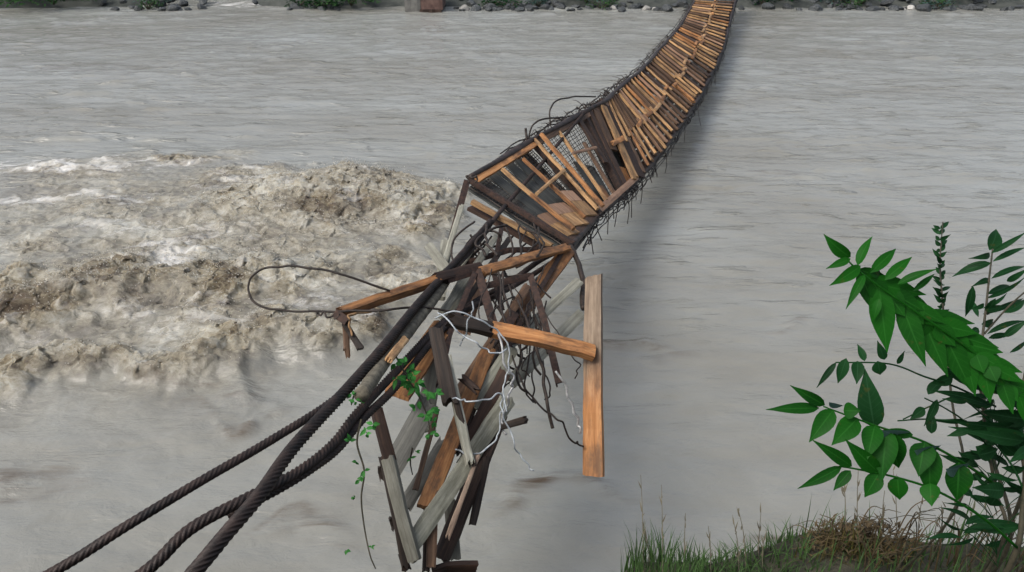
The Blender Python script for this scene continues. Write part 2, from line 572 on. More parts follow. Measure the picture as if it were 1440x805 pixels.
# ================================================================== THE RIVER
def river_material():
    m, t, b = mat_base('muddy_water')
    tc = N(t, 'ShaderNodeTexCoord')
    foam = N(t, 'ShaderNodeAttribute', attribute_name='foam')
    turb = N(t, 'ShaderNodeAttribute', attribute_name='turb')

    def noise(scale, sx, sy, detail=5, rough=0.6, dist=0.0):
        mp = N(t, 'ShaderNodeMapping')
        mp.inputs['Scale'].default_value = (sx, sy, 1)
        mp.inputs['Rotation'].default_value = (0, 0, R(-4))
        t.links.new(tc.outputs['Object'], mp.inputs[0])
        n = N(t, 'ShaderNodeTexNoise')
        n.inputs['Scale'].default_value = scale
        n.inputs['Detail'].default_value = detail
        n.inputs['Roughness'].default_value = rough
        n.inputs['Distortion'].default_value = dist
        t.links.new(mp.outputs[0], n.inputs['Vector'])
        return n.outputs['Fac']
    big = noise(0.22, 0.5, 1.0, 4)
    silt = noise(0.8, 0.55, 1.0, 6, 0.65, 1.2)
    cr = ramp(t, [(0.35, (0.200, 0.196, 0.170)), (0.65, (0.255, 0.264, 0.246))])
    t.links.new(big, cr.inputs[0])
    cr2 = ramp(t, [(0.36, (0.93, 0.92, 0.90)), (0.58, (1, 1, 1))])
    t.links.new(silt, cr2.inputs[0])
    calm = mixc(t, 1.0, cr.outputs[0], cr2.outputs[0], 'MULTIPLY')
    # churned sediment in the rapids
    churn = noise(6.5, 0.8, 1.0, 10, 0.78, 0.5)
    patchy = noise(0.9, 0.6, 1.0, 3, 0.5, 0.8)
    cb = math_n(t, 'MULTIPLY_ADD', patchy, vb=0.9)
    cb.node.inputs[2].default_value = -0.46
    churn_c = math_n(t, 'ADD', churn, cb)
    c3 = ramp(t, [(0.34, (0.075, 0.052, 0.03)), (0.46, (0.225, 0.19, 0.122)), (0.56, (0.36, 0.33, 0.255)), (0.70, (0.51, 0.495, 0.43))])
    t.links.new(churn_c, c3.inputs[0])
    col = mixc(t, turb.outputs['Fac'], calm, c3.outputs[0])
    dark_streak = N(t, 'ShaderNodeAttribute', attribute_name='dark_streak')  # weight of the darker brown streaks
    mn = noise(3.0, 0.35, 1.6, 6, 0.65, 0.6)
    mr = ramp(t, [(0.42, (0, 0, 0)), (0.60, (1, 1, 1))])
    t.links.new(mn, mr.inputs[0])
    col = mixc(t, math_n(t, 'MULTIPLY', mr.outputs[0], dark_streak.outputs['Fac'], clamp=True), col, (0.085, 0.062, 0.042))
    fn = noise(9, 0.55, 1.0, 8, 0.75, 0.6)
    fr = ramp(t, [(0.46, (0, 0, 0)), (0.82, (1, 1, 1))])
    fsum = math_n(t, 'MULTIPLY_ADD', foam.outputs['Fac'], vb=0.50)
    t.links.new(math_n(t, 'MULTIPLY', fn, vb=0.62), fsum.node.inputs[2])
    t.links.new(fsum, fr.inputs[0])
    col = mixc(t, fr.outputs[0], col, (0.62, 0.61, 0.58))
    t.links.new(col, b.inputs['Base Color'])
    ro = math_n(t, 'MULTIPLY_ADD', turb.outputs['Fac'], vb=0.12)
    ro.node.inputs[2].default_value = 0.17
    ro2 = math_n(t, 'MULTIPLY_ADD', fr.outputs[0], vb=0.3)
    t.links.new(ro, ro2.node.inputs[2])
    t.links.new(ro2, b.inputs['Roughness'])
    b.inputs['IOR'].default_value = 1.45
    t.links.new(math_n(t, 'MULTIPLY', turb.outputs['Fac'], vb=0.55), b.inputs['Subsurface Weight'])
    b.inputs['Subsurface Radius'].default_value = (1.0, 0.85, 0.65)
    b.inputs['Subsurface Scale'].default_value = 0.06
    b.inputs['Specular IOR Level'].default_value = 0.5
    # ripples; `wav` are the short steep wavelets that catch the dark side of the view
    wv = noise(2.4, 0.36, 1.5, 4, 0.55, 0.35)
    wr = ramp(t, [(0.585, (0, 0, 0)), (0.72, (1, 1, 1))])
    t.links.new(wv, wr.inputs[0])
    b0 = N(t, 'ShaderNodeBump')
    sy_ = N(t, 'ShaderNodeSeparateXYZ')
    t.links.new(tc.outputs['Object'], sy_.inputs[0])
    far_ = N(t, 'ShaderNodeMapRange')                # the pool close to the near bank runs smoother
    far_.inputs['From Min'].default_value = 7.5
    far_.inputs['From Max'].default_value = 12.5
    far_.inputs['To Min'].default_value = 0.14
    far_.inputs['To Max'].default_value = 0.46
    t.links.new(sy_.outputs[1], far_.inputs['Value'])
    t.links.new(far_.outputs[0], b0.inputs['Strength'])
    b0.inputs['Distance'].default_value = 0.22
    t.links.new(wr.outputs[0], b0.inputs['Height'])
    r1 = noise(4.6, 0.5, 1.0, 6, 0.62, 0.5)
    r2 = noise(14, 0.5, 1.0, 4, 0.6, 0.2)
    b1 = N(t, 'ShaderNodeBump')
    b1.inputs['Strength'].default_value = 0.26
    b1.inputs['Distance'].default_value = 0.12
    t.links.new(r1, b1.inputs['Height'])
    t.links.new(b0.outputs[0], b1.inputs['Normal'])
    b2 = N(t, 'ShaderNodeBump')
    b2.inputs['Strength'].default_value = 0.3
    b2.inputs['Distance'].default_value = 0.03
    t.links.new(r2, b2.inputs['Height'])
    t.links.new(b1.outputs[0], b2.inputs['Normal'])
    b3 = N(t, 'ShaderNodeBump')
    t.links.new(math_n(t, 'MULTIPLY', turb.outputs['Fac'], vb=0.9), b3.inputs['Strength'])
    b3.inputs['Distance'].default_value = 0.07
    t.links.new(churn, b3.inputs['Height'])
    t.links.new(b2.outputs[0], b3.inputs['Normal'])
    t.links.new(b3.outputs[0], b.inputs['Normal'])
    return m


def axis_points(segs):
    out = []
    for a, b, st in segs:
        n = max(1, int(round((b - a) / st)))
        out += [a + (b - a) * i / n for i in range(n)]
    out.append(segs[-1][1])
    return np.array(out)


def build_river():
    xs = axis_points([(-60, -22, 0.5), (-22, -12.5, 0.12), (-12.5, 0.6, 0.034), (0.6, 9, 0.09), (9, 26, 0.13), (26, 60, 0.5)])
    ys = axis_points([(2.2, 5.0, 0.1), (5.0, 8, 0.05), (8, 18.5, 0.036), (18.5, 26, 0.07), (26, 39, 0.13), (39, 44, 0.5)])
    X, Y = np.meshgrid(xs, ys)
    # --- where the rapids break: (x, y) in the photo, half-sizes there, height of the heave in metres, churn
    heaves = [
        (270, 392, 350, 125, .05, .62), (150, 300, 240, 60, .04, .5),
        (470, 300, 120, 46, .34, 1.0), (380, 300, 85, 40, .24, .9), (590, 312, 48, 38, .26, 1.0), (520, 275, 80, 25, .24, 1.), (430, 402, 85, 34, .26, 1.0),
        (80, 440, 120, 40, .42, 1.1), (205, 415, 105, 32, .34, 1.0), (325, 420, 90, 34, .30, 1.0), (250, 455, 160, 22, .1, .7),
        (50, 536, 100, 24, .22, .9), (195, 528, 120, 22, .24, .9), (325, 498, 110, 26, .28, .95), (440, 475, 70, 30, .26, .9), (520, 455, 40, 30, .15, .8),
        (90, 245, 100, 18, .10, .6), (270, 228, 90, 14, .13, .7), (170, 310, 130, 26, .16, .65), (235, 375, 90, 22, .16, .6), (60, 350, 90, 26, .16, .6),
        (560, 390, 60, 30, .16, .7), (150, 265, 160, 28, .08, .5), (330, 262, 110, 26, .12, .6), (230, 330, 100, 22, .1, .5),
    ]
    T = np.zeros_like(X)
    H = np.zeros_like(X)
    wx = X + 0.45 * fbm(X * .8, Y * .8, 3, 91)
    wy = Y + 0.45 * fbm(X * .8 + 9, Y * .8 + 4, 3, 92)
    for px, py, rx, ry, a, tq in heaves:
        c = PZ(px, py)
        d = (CAM_H) / (math.sin(PITCH) + (py - 402.5) / F * math.cos(PITCH))
        sx = rx * d / F
        sy = abs(PZ(px, py - ry).y - PZ(px, py + ry).y) / 2
        r2 = ((wx - c.x) / sx) ** 2 + ((wy - c.y) / sy) ** 2
        g = np.exp(-np.clip(r2, 0, 30) ** 1.25 * 0.72)
        H += .70 * a * g
        T = np.maximum(T, tq * g)
    T = np.clip(T, 0, 1)
    T = T * T * (3 - 2 * T)
    # calm current
    Z = 0.035 * fbm(X * .35, Y * .9, 4, 3) + 0.018 * fbm(X * 1.1, Y * 3.0, 3, 5)
    s = fbm(X * .55 + .2 * fbm(X, Y, 2, 7), Y * 1.9, 3, 11)
    s2 = fbm(X * .8 + .3 * fbm(X * 1.3, Y * 1.3, 2, 17), Y * 3.4, 3, 13)
    patch = np.clip(.6 + .9 * fbm(X * .13, Y * .22, 3, 19), .15, 1.3)
    Z += np.clip((Y - 7.5) / 7, .12, 1) * patch * (0.13 * np.clip(s - 0.55, 0, 1) + 0.085 * np.clip(s2 - 0.5, 0, 1))                      # scattered short wavelets
    # rapids
    wxx, wyy = X + .12 * fbm(X * 2.2, Y * 2.2, 3, 22), Y + .12 * fbm(X * 2.2 + 5, Y * 2.2, 3, 23)
    chop = 0.085 * fbm(wxx * 1.5, wyy * 2.6, 3, 21, 0.55) + 0.045 * fbm(wxx * 3.3 + .4 * Y, wyy * 6.2, 5, 25, 0.66, True)
    Zt = H + T * chop
    Z = Z * (1 - .6 * T) + Zt
    X2 = X + T * 0.075 * fbm(X * 4.1, Y * 4.1, 4, 31, .6)
    Y2 = Y + T * 0.085 * (fbm(X * 4.3, Y * 4.3, 4, 37, .6) - .9 * chop)
    # foam: lies on the lee of the breakers and in thin lines
    foams = [(95, 242, 100, 16, 1.0), (255, 238, 120, 10, .7), (60, 285, 70, 12, .9), (150, 290, 60, 10, .7), (205, 372, 55, 16, 1.1), (265, 382, 45, 14, .9), (20, 230, 40, 12, .8),
             (160, 335, 100, 14, .55), (360, 270, 110, 30, .5), (545, 345, 50, 26, .45), (300, 465, 200, 14, .5), (450, 440, 110, 14, .5), (520, 425, 70, 20, .4), (90, 490, 140, 12, .45),
             (300, 345, 60, 16, .5), (340, 5, 60, 6, .9), (1180, 690, 60, 6, .35), (890, 745, 60, 6, .3), (620, 375, 40, 30, .35)]
    Fm = np.zeros_like(X)
    for px, py, rx, ry, a in foams:
        c = PZ(px, py)
        d = (CAM_H) / (math.sin(PITCH) + (py - 402.5) / F * math.cos(PITCH))
        sx = rx * d / F
        sy = abs(PZ(px, py - ry).y - PZ(px, py + ry).y) / 2
        r2 = ((wx - c.x) / sx) ** 2 + ((wy - c.y) / sy) ** 2
        Fm = np.maximum(Fm, a * np.exp(-r2))
    Fm = Fm * np.clip(0.75 + 0.5 * fbm(X * 1.8, Y * 3, 4, 41), 0, 1.3)
    Fm += 0.75 * np.clip(T - .25, 0, 1) * np.clip(fbm(X * 1.6, Y * 3.0, 4, 47) + 0.05, 0, 1)
    Dk = np.zeros_like(X)  # brown darkened streaks on the water, the stronger ones slightly raised
    for px, py, rx, ry, a in ((10, 668, 90, 20, 1.0), (30, 700, 50, 10, .7), (440, 748, 60, 12, .9), (380, 740, 60, 8, .6), (780, 700, 80, 13, 1.0), (900, 492, 60, 9, .8), (330, 576, 70, 7, .8), (1135, 745, 70, 10, 1.0), (860, 700, 20, 6, .9), (1118, 455, 50, 4, .8), (1090, 252, 22, 5, .8), (70, 440, 60, 22, .8), (140, 430, 60, 20, .5), (500, 300, 70, 26, .55), (250, 545, 140, 8, .6), (930, 210, 30, 30, .3), (120, 95, 120, 10, .5), (250, 60, 160, 6, .4)):
        c = PZ(px, py)
        d = (CAM_H) / (math.sin(PITCH) + (py - 402.5) / F * math.cos(PITCH))
        sx = rx * d / F
        sy = abs(PZ(px, py - ry).y - PZ(px, py + ry).y) / 2
        r2 = ((wx - c.x) / sx) ** 2 + ((wy - c.y) / sy) ** 2
        g = np.exp(-np.clip(r2, 0, 30))
        Dk = np.maximum(Dk, a * g)
        if a >= .8: Z += .035 * g * (1 - T)
    Tc = np.clip(T * (0.85 + 0.35 * fbm(X * .9, Y * 1.4, 3, 53)), 0, 1)
    # droplets thrown up by the breakers
    rg = np.random.default_rng(4)
    wgt = (np.clip(T - .35, 0, 1) * np.clip(Z - .12, 0, 1)).ravel()
    pick = rg.choice(wgt.size, 5200, p=wgt / wgt.sum())
    xs_, ys_ = X2.ravel()[pick] + rg.normal(0, .05, 5200), Y2.ravel()[pick] + rg.normal(0, .05, 5200)
    zs_ = Z.ravel()[pick] + rg.exponential(.045, 5200)
    rr_ = rg.uniform(.004, .013, 5200)
    octa = np.array([(1, 0, 0), (-1, 0, 0), (0, 1, 0), (0, -1, 0), (0, 0, 1), (0, 0, -1)], float)
    tri = np.array([(0, 2, 4), (2, 1, 4), (1, 3, 4), (3, 0, 4), (2, 0, 5), (1, 2, 5), (3, 1, 5), (0, 3, 5)])
    co = (np.stack([xs_, ys_, zs_], -1)[:, None, :] + octa[None] * rr_[:, None, None]).reshape(-1, 3)
    fc = (tri[None] + (np.arange(5200) * 6)[:, None, None]).reshape(-1, 3)
    me = bpy.data.meshes.new('spray')
    me.from_pydata(co.tolist(), [], fc.tolist())
    me.polygons.foreach_set('use_smooth', [True] * len(me.polygons))
    me.materials.append(noisy('spray_drops', (0.30, 0.27, 0.21), (0.55, 0.53, 0.47), 3, 0.3))
    sp = bpy.data.objects.new('spray', me)
    C.objects.link(sp)
    sp['kind'] = 'stuff'
    tag(sp, 'brown spray thrown up along the breaking rapids', 'spray')
    o = grid_mesh('river_water', X2, Y2, Z, river_material(), {'foam': np.clip(Fm, 0, 1.2), 'turb': Tc, 'dark_streak': Dk})
    structure(o)


build_river()

# ================================================================== BANKS
def bank_height(x, y):
    zt = np.interp(x, [-6, 0.25, 0.5, 0.8, 0.95, 1.1, 1.22, 1.6, 2.2, 6], [3.0, 3.06, 3.25, 3.26, 3.29, 3.35, 3.37, 3.31, 3.27, 3.2])
    top = 4.05 + (zt - 4.05) * (y / 2.15)
    ye = np.interp(x, [-6, .2, .4, .9, 1.2, 3, 6], [1.9, 2.0, 2.26, 2.3, 2.35, 2.4, 2.4])
    edge = 4.05 + (zt - 4.05) * (ye / 2.15)
    return np.where(y < ye, top, edge - 1.9 * (y - ye))


def bz(x, y):
    return float(bank_height(np.array([x]), np.array([y]))[0])


def build_banks():
    X, Y = np.meshgrid(np.linspace(-12, 12, 241), np.concatenate([np.linspace(-14, 0, 29)[:-1], np.linspace(0, 5.2, 105)]))
    Z = bank_height(X, np.clip(Y, -14, 9)) + .03 * fbm(X * 3, Y * 3, 4, 61)
    Z = np.where(Y < 0, 4.05 + .06 * fbm(X, Y, 3, 62), Z)
    structure(grid_mesh('near_bank_ground', X, Y, Z, M['soil']))
    X, Y = np.meshgrid(np.linspace(-70, 70, 281), np.concatenate([np.linspace(35.6, 46, 60), np.linspace(47, 120, 40)]))
    shore = 37.2 + .5 * fbm(X * .15, Y * 0, 3, 71) + np.exp(-((X + 14.2) / 1.7) ** 2) * 7
    Z = np.where(Y < shore, -.35 + 0 * Y, -.35 + (Y - shore) * .42)
    Z = np.minimum(Z, 7 + .05 * (Y - 37)) + .08 * fbm(X * .9, Y * .9, 4, 73)
    structure(grid_mesh('far_bank_ground', X, Y, Z, M['shore']))


build_banks()


def far_z(x, y):
    return max(0.0, (y - 37.2) * .42 - .35)


def rock_mesh(seed, name, mat):
    import bmesh
    bm = bmesh.new()
    bmesh.ops.create_icosphere(bm, subdivisions=3, radius=1)
    rnd = random.Random(seed)
    planes = [(Vector((rnd.gauss(0, 1), rnd.gauss(0, 1), rnd.gauss(0, 1))).normalized(), rnd.uniform(.55, .85)) for _ in range(11)]
    for v in bm.verts:
        for n, d in planes:
            k = v.co.dot(n)
            if k > d: v.co -= n * (k - d) * .9
        v.co *= 1 + rnd.uniform(-.025, .025)
        v.co.z *= .72
    me = bpy.data.meshes.new(name)
    bm.to_mesh(me)
    bm.free()
    me.materials.append(mat)
    return me


rocks = [rock_mesh(100 + i, 'boulder', M['boulder']) for i in range(7)]
prock = rock_mesh(300, 'boulder', M['palestone'])
rnd = random.Random(5)


def put_boulder(x, y, s, me, label, group, sink=.35):
    o = bpy.data.objects.new('boulder', me)
    C.objects.link(o)
    o.location = (x, y, max(0.0, far_z(x, y)) + s * (.5 - sink))
    o.rotation_euler = (rnd.uniform(-.4, .4), rnd.uniform(-.4, .4), rnd.uniform(0, 6.28))
    o.scale = (s * rnd.uniform(.8, 1.5), s * rnd.uniform(.8, 1.2), s * rnd.uniform(.8, 1.1))
    return tag(o, label, 'boulder', group)


for k in range(230):
    px = rnd.uniform(640, 1450) if k < 170 else rnd.choice([rnd.uniform(130, 290), rnd.uniform(405, 480), rnd.uniform(640, 960)])
    y = 37.1 + rnd.uniform(0, 1) ** 1.5 * 2.2
    x = (px - 720) / F * 36.2
    put_boulder(x, y, rnd.uniform(.10, .28) * (1.3 if rnd.random() < .15 else 1), rnd.choice(rocks),
                'dark wet boulder among the many along the waterline of the far bank', 'dark boulders along the far bank')
put_boulder((935 - 720) / F * 36, 37.0, .34, rocks[2], 'big brown rounded boulder at the far waterline just left of the footbridge', None)
put_boulder((872 - 720) / F * 36, 37.0, .22, rocks[4], 'small dark boulder in the shallows between pale stones of the far bank', None)
put_boulder((363 - 720) / F * 37, 38.4, .16, rocks[1], 'lone dark boulder in the white water of the side stream mouth', None)
for px, y, s in ((655, 37.3, .26), (672, 37.4, .2), (905, 37.3, .22), (918, 37.2, .16), (860, 37.4, .2), (1275, 37.4, .2), (1262, 37.3, .12)):
    put_boulder((px - 720) / F * 36.2, y, s, prock, 'pale flat stone lying between the dark boulders of the far bank', 'pale stones on the far bank')


def bush(name, label, cat, x, y, z, rx, rz, n, mat, lsize, group=None, seed=0):
    r_ = random.Random(seed)
    root = thing(name, label, cat, (x, y, z), group)
    fl, st = MB(), MB()
    for i in range(n):
        a, e = r_.uniform(0, 6.28), r_.uniform(-.1, 1) ** 1
        rr = r_.uniform(.35, 1) ** .6
        lump = 1 + .3 * math.sin(a * 3 + seed) + .2 * math.sin(e * 7 + a * 2)
        p = Vector((x + math.cos(a) * rx * rr * lump * math.cos(e), y + math.sin(a) * rx * .8 * rr * lump * math.cos(e), z + .1 + rz * rr * lump * max(0.02, math.sin(e * 1.5))))
        d = Vector((math.cos(a), math.sin(a), r_.uniform(-.5, .8))).normalized()
        add_leaf(fl, p, p + d * lsize * r_.uniform(.6, 1.3), lsize * .45, Vector((r_.gauss(0, .6), r_.gauss(0, .6), 1)), seg=3)
    for i in range(9):
        a = i * .7
        add_tube(st, catmull([(x, y, z - .1), (x + math.cos(a) * rx * .3, y + math.sin(a) * rx * .3, z + rz * .4), (x + math.cos(a) * rx * .7, y + math.sin(a) * rx * .6, z + rz * .8)], 4), .03, 5, .008)
    fl.build('foliage', mat, root)
    st.build('stem', M['stem'], root)
    return root


bush('shrub', 'dark green bushy shrub overhanging the water in the top left corner', 'shrub', -20.6, 37.9, .25, 1.9, 1.2, 1500, M['shrub'], .2, seed=1)
bush('shrub', 'dark green shrub on the far bank right of the shrub in the corner', 'shrub', -22.9, 38.4, .4, 1.5, 1.2, 900, M['leafdark'], .2, seed=2)
bush('shrub', 'green shrub on the far bank left of the rusty block', 'shrub', -7.2, 37.8, .2, 1.2, .9, 900, M['shrub'], .17, seed=3)
bush('shrub', 'low bluish green shrub between boulders left of the footbridge far end', 'shrub', 3.4, 38.4, .25, 1.1, .6, 600, M['leafgrey'], .15, seed=4)
bush('shrub', 'dark low shrub among the boulders right of the footbridge far end', 'shrub', 12.2, 38.6, .25, 1.3, .6, 600, M['leafdark'], .15, seed=6)
bush('shrub', 'dark low shrub above the boulders at the right edge of the far bank', 'shrub', 20.5, 38.8, .3, 1.6, .7, 700, M['leafdark'], .16, seed=8)

sx_ = random.Random(12)
for k in range(16):
    px = sx_.choice([sx_.uniform(640, 930), sx_.uniform(1050, 1440), sx_.uniform(1050, 1440), sx_.uniform(150, 280), sx_.uniform(415, 470)])
    y = sx_.uniform(37.5, 38.5)
    bush('weed_clump', 'small dark leafy clump growing between the boulders of the far bank', 'plant', (px - 720) / F * 36.5, y, far_z(0, y), sx_.uniform(.35, .8), sx_.uniform(.25, .5), 160, M[sx_.choice(['leafdark', 'shrub', 'leafgrey', 'leafdark'])], .14, 'leafy clumps on the far bank', seed=20 + k)

# rusty block at the water's edge
blk = thing('pier_block', 'reddish brown block with grey concrete side at the far waterline', 'block', ((600 - 720) / F * 36, 37.4, -.2))
bx = (600 - 720) / F * 36
mb = MB(); add_board(mb, (bx - .15, 37.5, .55), (bx + .8, 37.5, .55), .9, 1.7, Vector((0, -1, .0)), rough=.02); mb.build('rusty_face', M['redblock'], blk)
mb = MB(); add_board(mb, (bx - .85, 37.55, .5), (bx - .16, 37.55, .5), 1.0, 1.8, Vector((0, -1, 0)), rough=.02); mb.build('concrete_side', M['concrete'], blk)
mb = MB(); add_board(mb, (bx - .2, 36.75, .02), (bx + .75, 36.75, .02), .18, .3, Vector((0, -1, 0)), rough=.03); mb.build('footing', M['mahog'], blk)

# ================================================================== THE FOOTBRIDGE
EDGE = [  # left edge, right edge of the deck in the photo, distance
    (660, 258, 802, 345, 9.4), (749, 202, 839, 301, 11.2), (819, 162, 874, 272, 12.9), (849, 145, 898, 249, 13.8), (868, 128, 935, 205, 15.6),
    (903, 100, 968, 157, 18.0), (927, 72, 990, 121, 20.5), (954, 42, 1015, 69, 24.5), (972, 13, 1028, 20, 29.0), (986, -12, 1038, -14, 33.0), (1004, -45, 1050, -52, 38.5)]
LE = [P(a, b, d + .25) for a, b, c, e, d in EDGE]
RE = [P(c, e, d - .25) for a, b, c, e, d in EDGE]
NS = 24
LC, RC = catmull(LE, NS), catmull(RE, NS)


def at_curve(cv, t):
    q = min(max(t * NS, 0), len(cv) - 1.001)
    i = int(q)
    return cv[i].lerp(cv[i + 1], q - i)


def S(u, t, h=0.0):
    p = at_curve(LC, t).lerp(at_curve(RC, t), u)
    if h: p = p + deck_n(t) * h
    return p


def deck_n(t):
    l0, r0 = at_curve(LC, t), at_curve(RC, t)
    l1 = at_curve(LC, min(t + .08, 9.99)); l_ = at_curve(LC, max(t - .08, 0))
    r1 = at_curve(RC, min(t + .08, 9.99)); r_ = at_curve(RC, max(t - .08, 0))
    n = (r0 - l0).cross((l1 + r1) - (l_ + r_)).normalized()
    return n if n.dot(EYE - l0) > 0 else -n


bridge = thing('broken_footbridge', 'long twisted wooden footbridge deck sagging across the muddy river to the far bank', 'footbridge', S(.5, 5) - Vector((0, 0, .1)))
mid_cv = [S(.5, i / 40) for i in range(0, 401)]
cum = [0.0]
for a, b in zip(mid_cv, mid_cv[1:]): cum.append(cum[-1] + (b - a).length)


def t_at(s):
    return float(np.interp(s, cum, np.arange(401) / 40))


def s_at(t):
    return float(np.interp(t, np.arange(401) / 40, cum))


print("W", [round((a - b).length, 2) for a, b in zip(LE, RE)], [(round(a.z,2), round(b.z,2)) for a, b in zip(LE, RE)], round(cum[-1],1))


def part_board(name, p0, p1, wd, th, mat, face, **kw):
    mb = MB()
    add_board(mb, p0, p1, wd, th, face, **kw)
    return mb.build(name, M[mat], bridge)


# planks of the long intact stretch: two half-width runs lapping in the middle
rnd = random.Random(21)
s0, s1 = s_at(3.08), s_at(9.3)
s = s0
row = 0
while s < s1 and row < 48:
    step = .31 + .0125 * (s - s0) + rnd.uniform(-.025, .025)
    for side in (0, 1):
        mid = .53 + rnd.uniform(-.05, .05)
        u0, u1 = (rnd.uniform(-.02, .03), mid + .03) if side == 0 else (mid - .03, 1 - rnd.uniform(-.02, .03))
        o_ = (.10 if side else 0) + rnd.uniform(-.02, .02)
        ta, tb = t_at(s + o_), t_at(s + o_ + rnd.uniform(-.04, .04))
        n = Quaternion((S(1, ta) - S(0, ta)).normalized(), rnd.uniform(-.1, .14)) @ deck_n(ta)
        h = .03 + .02 * side
        if rnd.random() > .05:
            part_board('plank', S(u0, ta, h), S(u1, tb, h), step * rnd.uniform(.32, .44), .04, rnd.choices(['brown', 'rose', 'mahog', 'orange'], [62, 6, 27, 5])[0], n, rough=.004, seed=row * 2 + side, jag1=.02, jag0=.02)
        if rnd.random() > .06:
            ta, tb = t_at(s + o_ - step * .26), t_at(s + o_ - step * .26 + rnd.uniform(-.03, .03))
            part_board('slat', S(u0 + rnd.uniform(-.01, .03), ta, h + .045), S(u1 - rnd.uniform(-.01, .03), tb, h + .045),   .045 + .0020 * (s - s0), .05, rnd.choices(['tan', 'orange', 'rose', 'brown'], [46, 10, 16, 28])[0], n, rough=.003, seed=row * 2 + side)
    row += 1
    s += step
print('rows', row, s, s1)
# light tie battens down the middle seam and small cleats
rnd = random.Random(3)
for k in range(26):
    t = t_at(s0 + 1.0 + k * (s1 - s0 - 2) / 26 + rnd.uniform(-.2, .2))
    u = .53 + rnd.uniform(-.05, .05)
    ss = s_at(t)
    part_board('cleat', S(u, t, .125), S(u + rnd.uniform(-.03, .03), t_at(ss + rnd.uniform(.3, .7)), .125), .07, .03, rnd.choice(['tan', 'tan', 'orange']), deck_n(t), seed=k)
# stringers under the deck; the wide dark ones are added to shade the plank gaps
for u, col in ((.05, 'brown'), (.5, 'mahog'), (.95, 'mahog'), (.17, 'shadewood'), (.33, 'shadewood'), (.67, 'shadewood'), (.83, 'shadewood')):
    for k in range(9):
        a, b = t_at(s0 + (s1 - s0) * k / 9), t_at(s0 + (s1 - s0) * (k + 1) / 9)
        part_board('stringer', S(u, a, -.05 if col != 'shadewood' else -.09), S(u, b, -.05 if col != 'shadewood' else -.09), .08 if col != 'shadewood' else .19, .1 if col != 'shadewood' else .03, col, deck_n(a), seed=k)

# rusty cross beams
for t, wd, col in ((0.0, .055, 'rust'), (1.0, .09, 'rust'), (2.0, .10, 'rust'), (2.98, .30, 'rust'), (4.6, .12, 'rust'), (5.6, .12, 'rust'), (6.4, .12, 'rust'), (7.2, .12, 'rust'), (8.0, .12, 'rust')):
    mb = MB()
    hh = .06 if t < 3.5 else -.12
    add_angle(mb, S(-.02, t, hh), S(1.02, t, hh), wd, .016 if t < 3.5 else .03, deck_n(t), 0)
    mb.build('cross_beam', M[col], bridge)

# --- the first broken panel, open lattice of battens
def lat(u0, t0, u1, t1, wd, th, col, h=.05, name='batten', **kw):
    p0, p1 = S(u0, t0, h), S(u1, t1, h)
    return part_board(name, p0, p1, wd, th, col, deck_n((t0 + t1) / 2), **kw)


lat(.10, .31, .50, .245, .055, .05, 'tan', .09)
lat(.47, .245, .95, .15, .06, .05, 'orange', .10)
lat(.12, .63, .95, .55, .045, .05, 'orange', .09)
lat(.0, .97, .98, .93, .055, .05, 'tan', .09)
lat(.0, 1.05, 1.0, 1.0, .06, .06, 'orange', .14)
lat(.50, .27, .46, .95, .045, .04, 'tan', .12)
lat(.02, .02, .02, .98, .13, .05, 'orange', .05, 'edge_board')
lat(.985, .0, .985, 1.0, .12, .05, 'mahog', .0, 'edge_board')
for (u0, u1, t0, t1, c) in ((.66, .80, .09, .25, 'rose'), (.80, .97, .09, .25, 'tan'), (.66, .80, .34, .56, 'rose'), (.80, .97, .36, .56, 'tan'), (.62, .76, .64, .86, 'rose'), (.77, .96, .64, .87, 'tan')):
    lat(u0, (t0 + t1) / 2, u1, (t0 + t1) / 2, (s_at(t1) - s_at(t0)) * .95, .035, c, .035, 'short_plank')
# dark boards added under the open panels so their gaps look shaded
rnd = random.Random(17)
for k in range(7):
    t = .07 + k * .138
    lat(.0, t, rnd.uniform(.93, 1.0), t + rnd.uniform(-.01, .01), .27, .03, 'shadewood', -.1, 'shade_board', seed=k)
for k in range(4):
    lat(.34 + rnd.uniform(-.05, .05) + .05 * k, 1.12 + k * .2, .98, 1.12 + k * .2, .25, .03, 'shadewood', -.1, 'shade_board', seed=k)
for k in range(4):
    lat(.02, 2.12 + k * .22, .98, 2.12 + k * .22, .22, .03, 'shadewood', -.1, 'shade_board', seed=k)
# second panel
lat(.05, 1.38, .96, 1.34, .055, .05, 'tan', .06)
lat(.3, 1.66, .98, 1.66, .08, .05, 'brown', .05)
lat(.0, 1.78, .62, 1.86, .15, .05, 'mahog', .07)
lat(.35, 1.28, .42, 1.75, .045, .03, 'rose', .12)
lat(.78, 1.22, .96, 1.22, .2, .04, 'tan', .0, 'short_plank')
lat(.78, 1.5, .96, 1.5, .2, .04, 'orange', .0, 'short_plank')
lat(.985, 1.0, .985, 3.0, .1, .05, 'rose', .0, 'edge_board')
lat(.02, 1.0, .03, 2.0, .12, .05, 'brown', .05, 'edge_board')
lat(.02, 2.0, .03, 3.0, .12, .05, 'rose', .05, 'edge_board')
# third panel
lat(.02, 2.18, .98, 2.16, .15, .045, 'mahog', .05)
lat(.03, 2.36, .55, 2.35, .20, .045, 'brown', .06)
lat(.03, 2.64, .97, 2.60, .11, .045, 'tan', .09)
lat(.48, 2.3, .50, 2.85, .09, .04, 'orange', .11)
lat(.05, 2.80, .97, 2.80, .1, .045, 'tan', .06)
lat(.76, 2.45, .97, 2.45, .28, .04, 'orange', .0, 'short_plank')

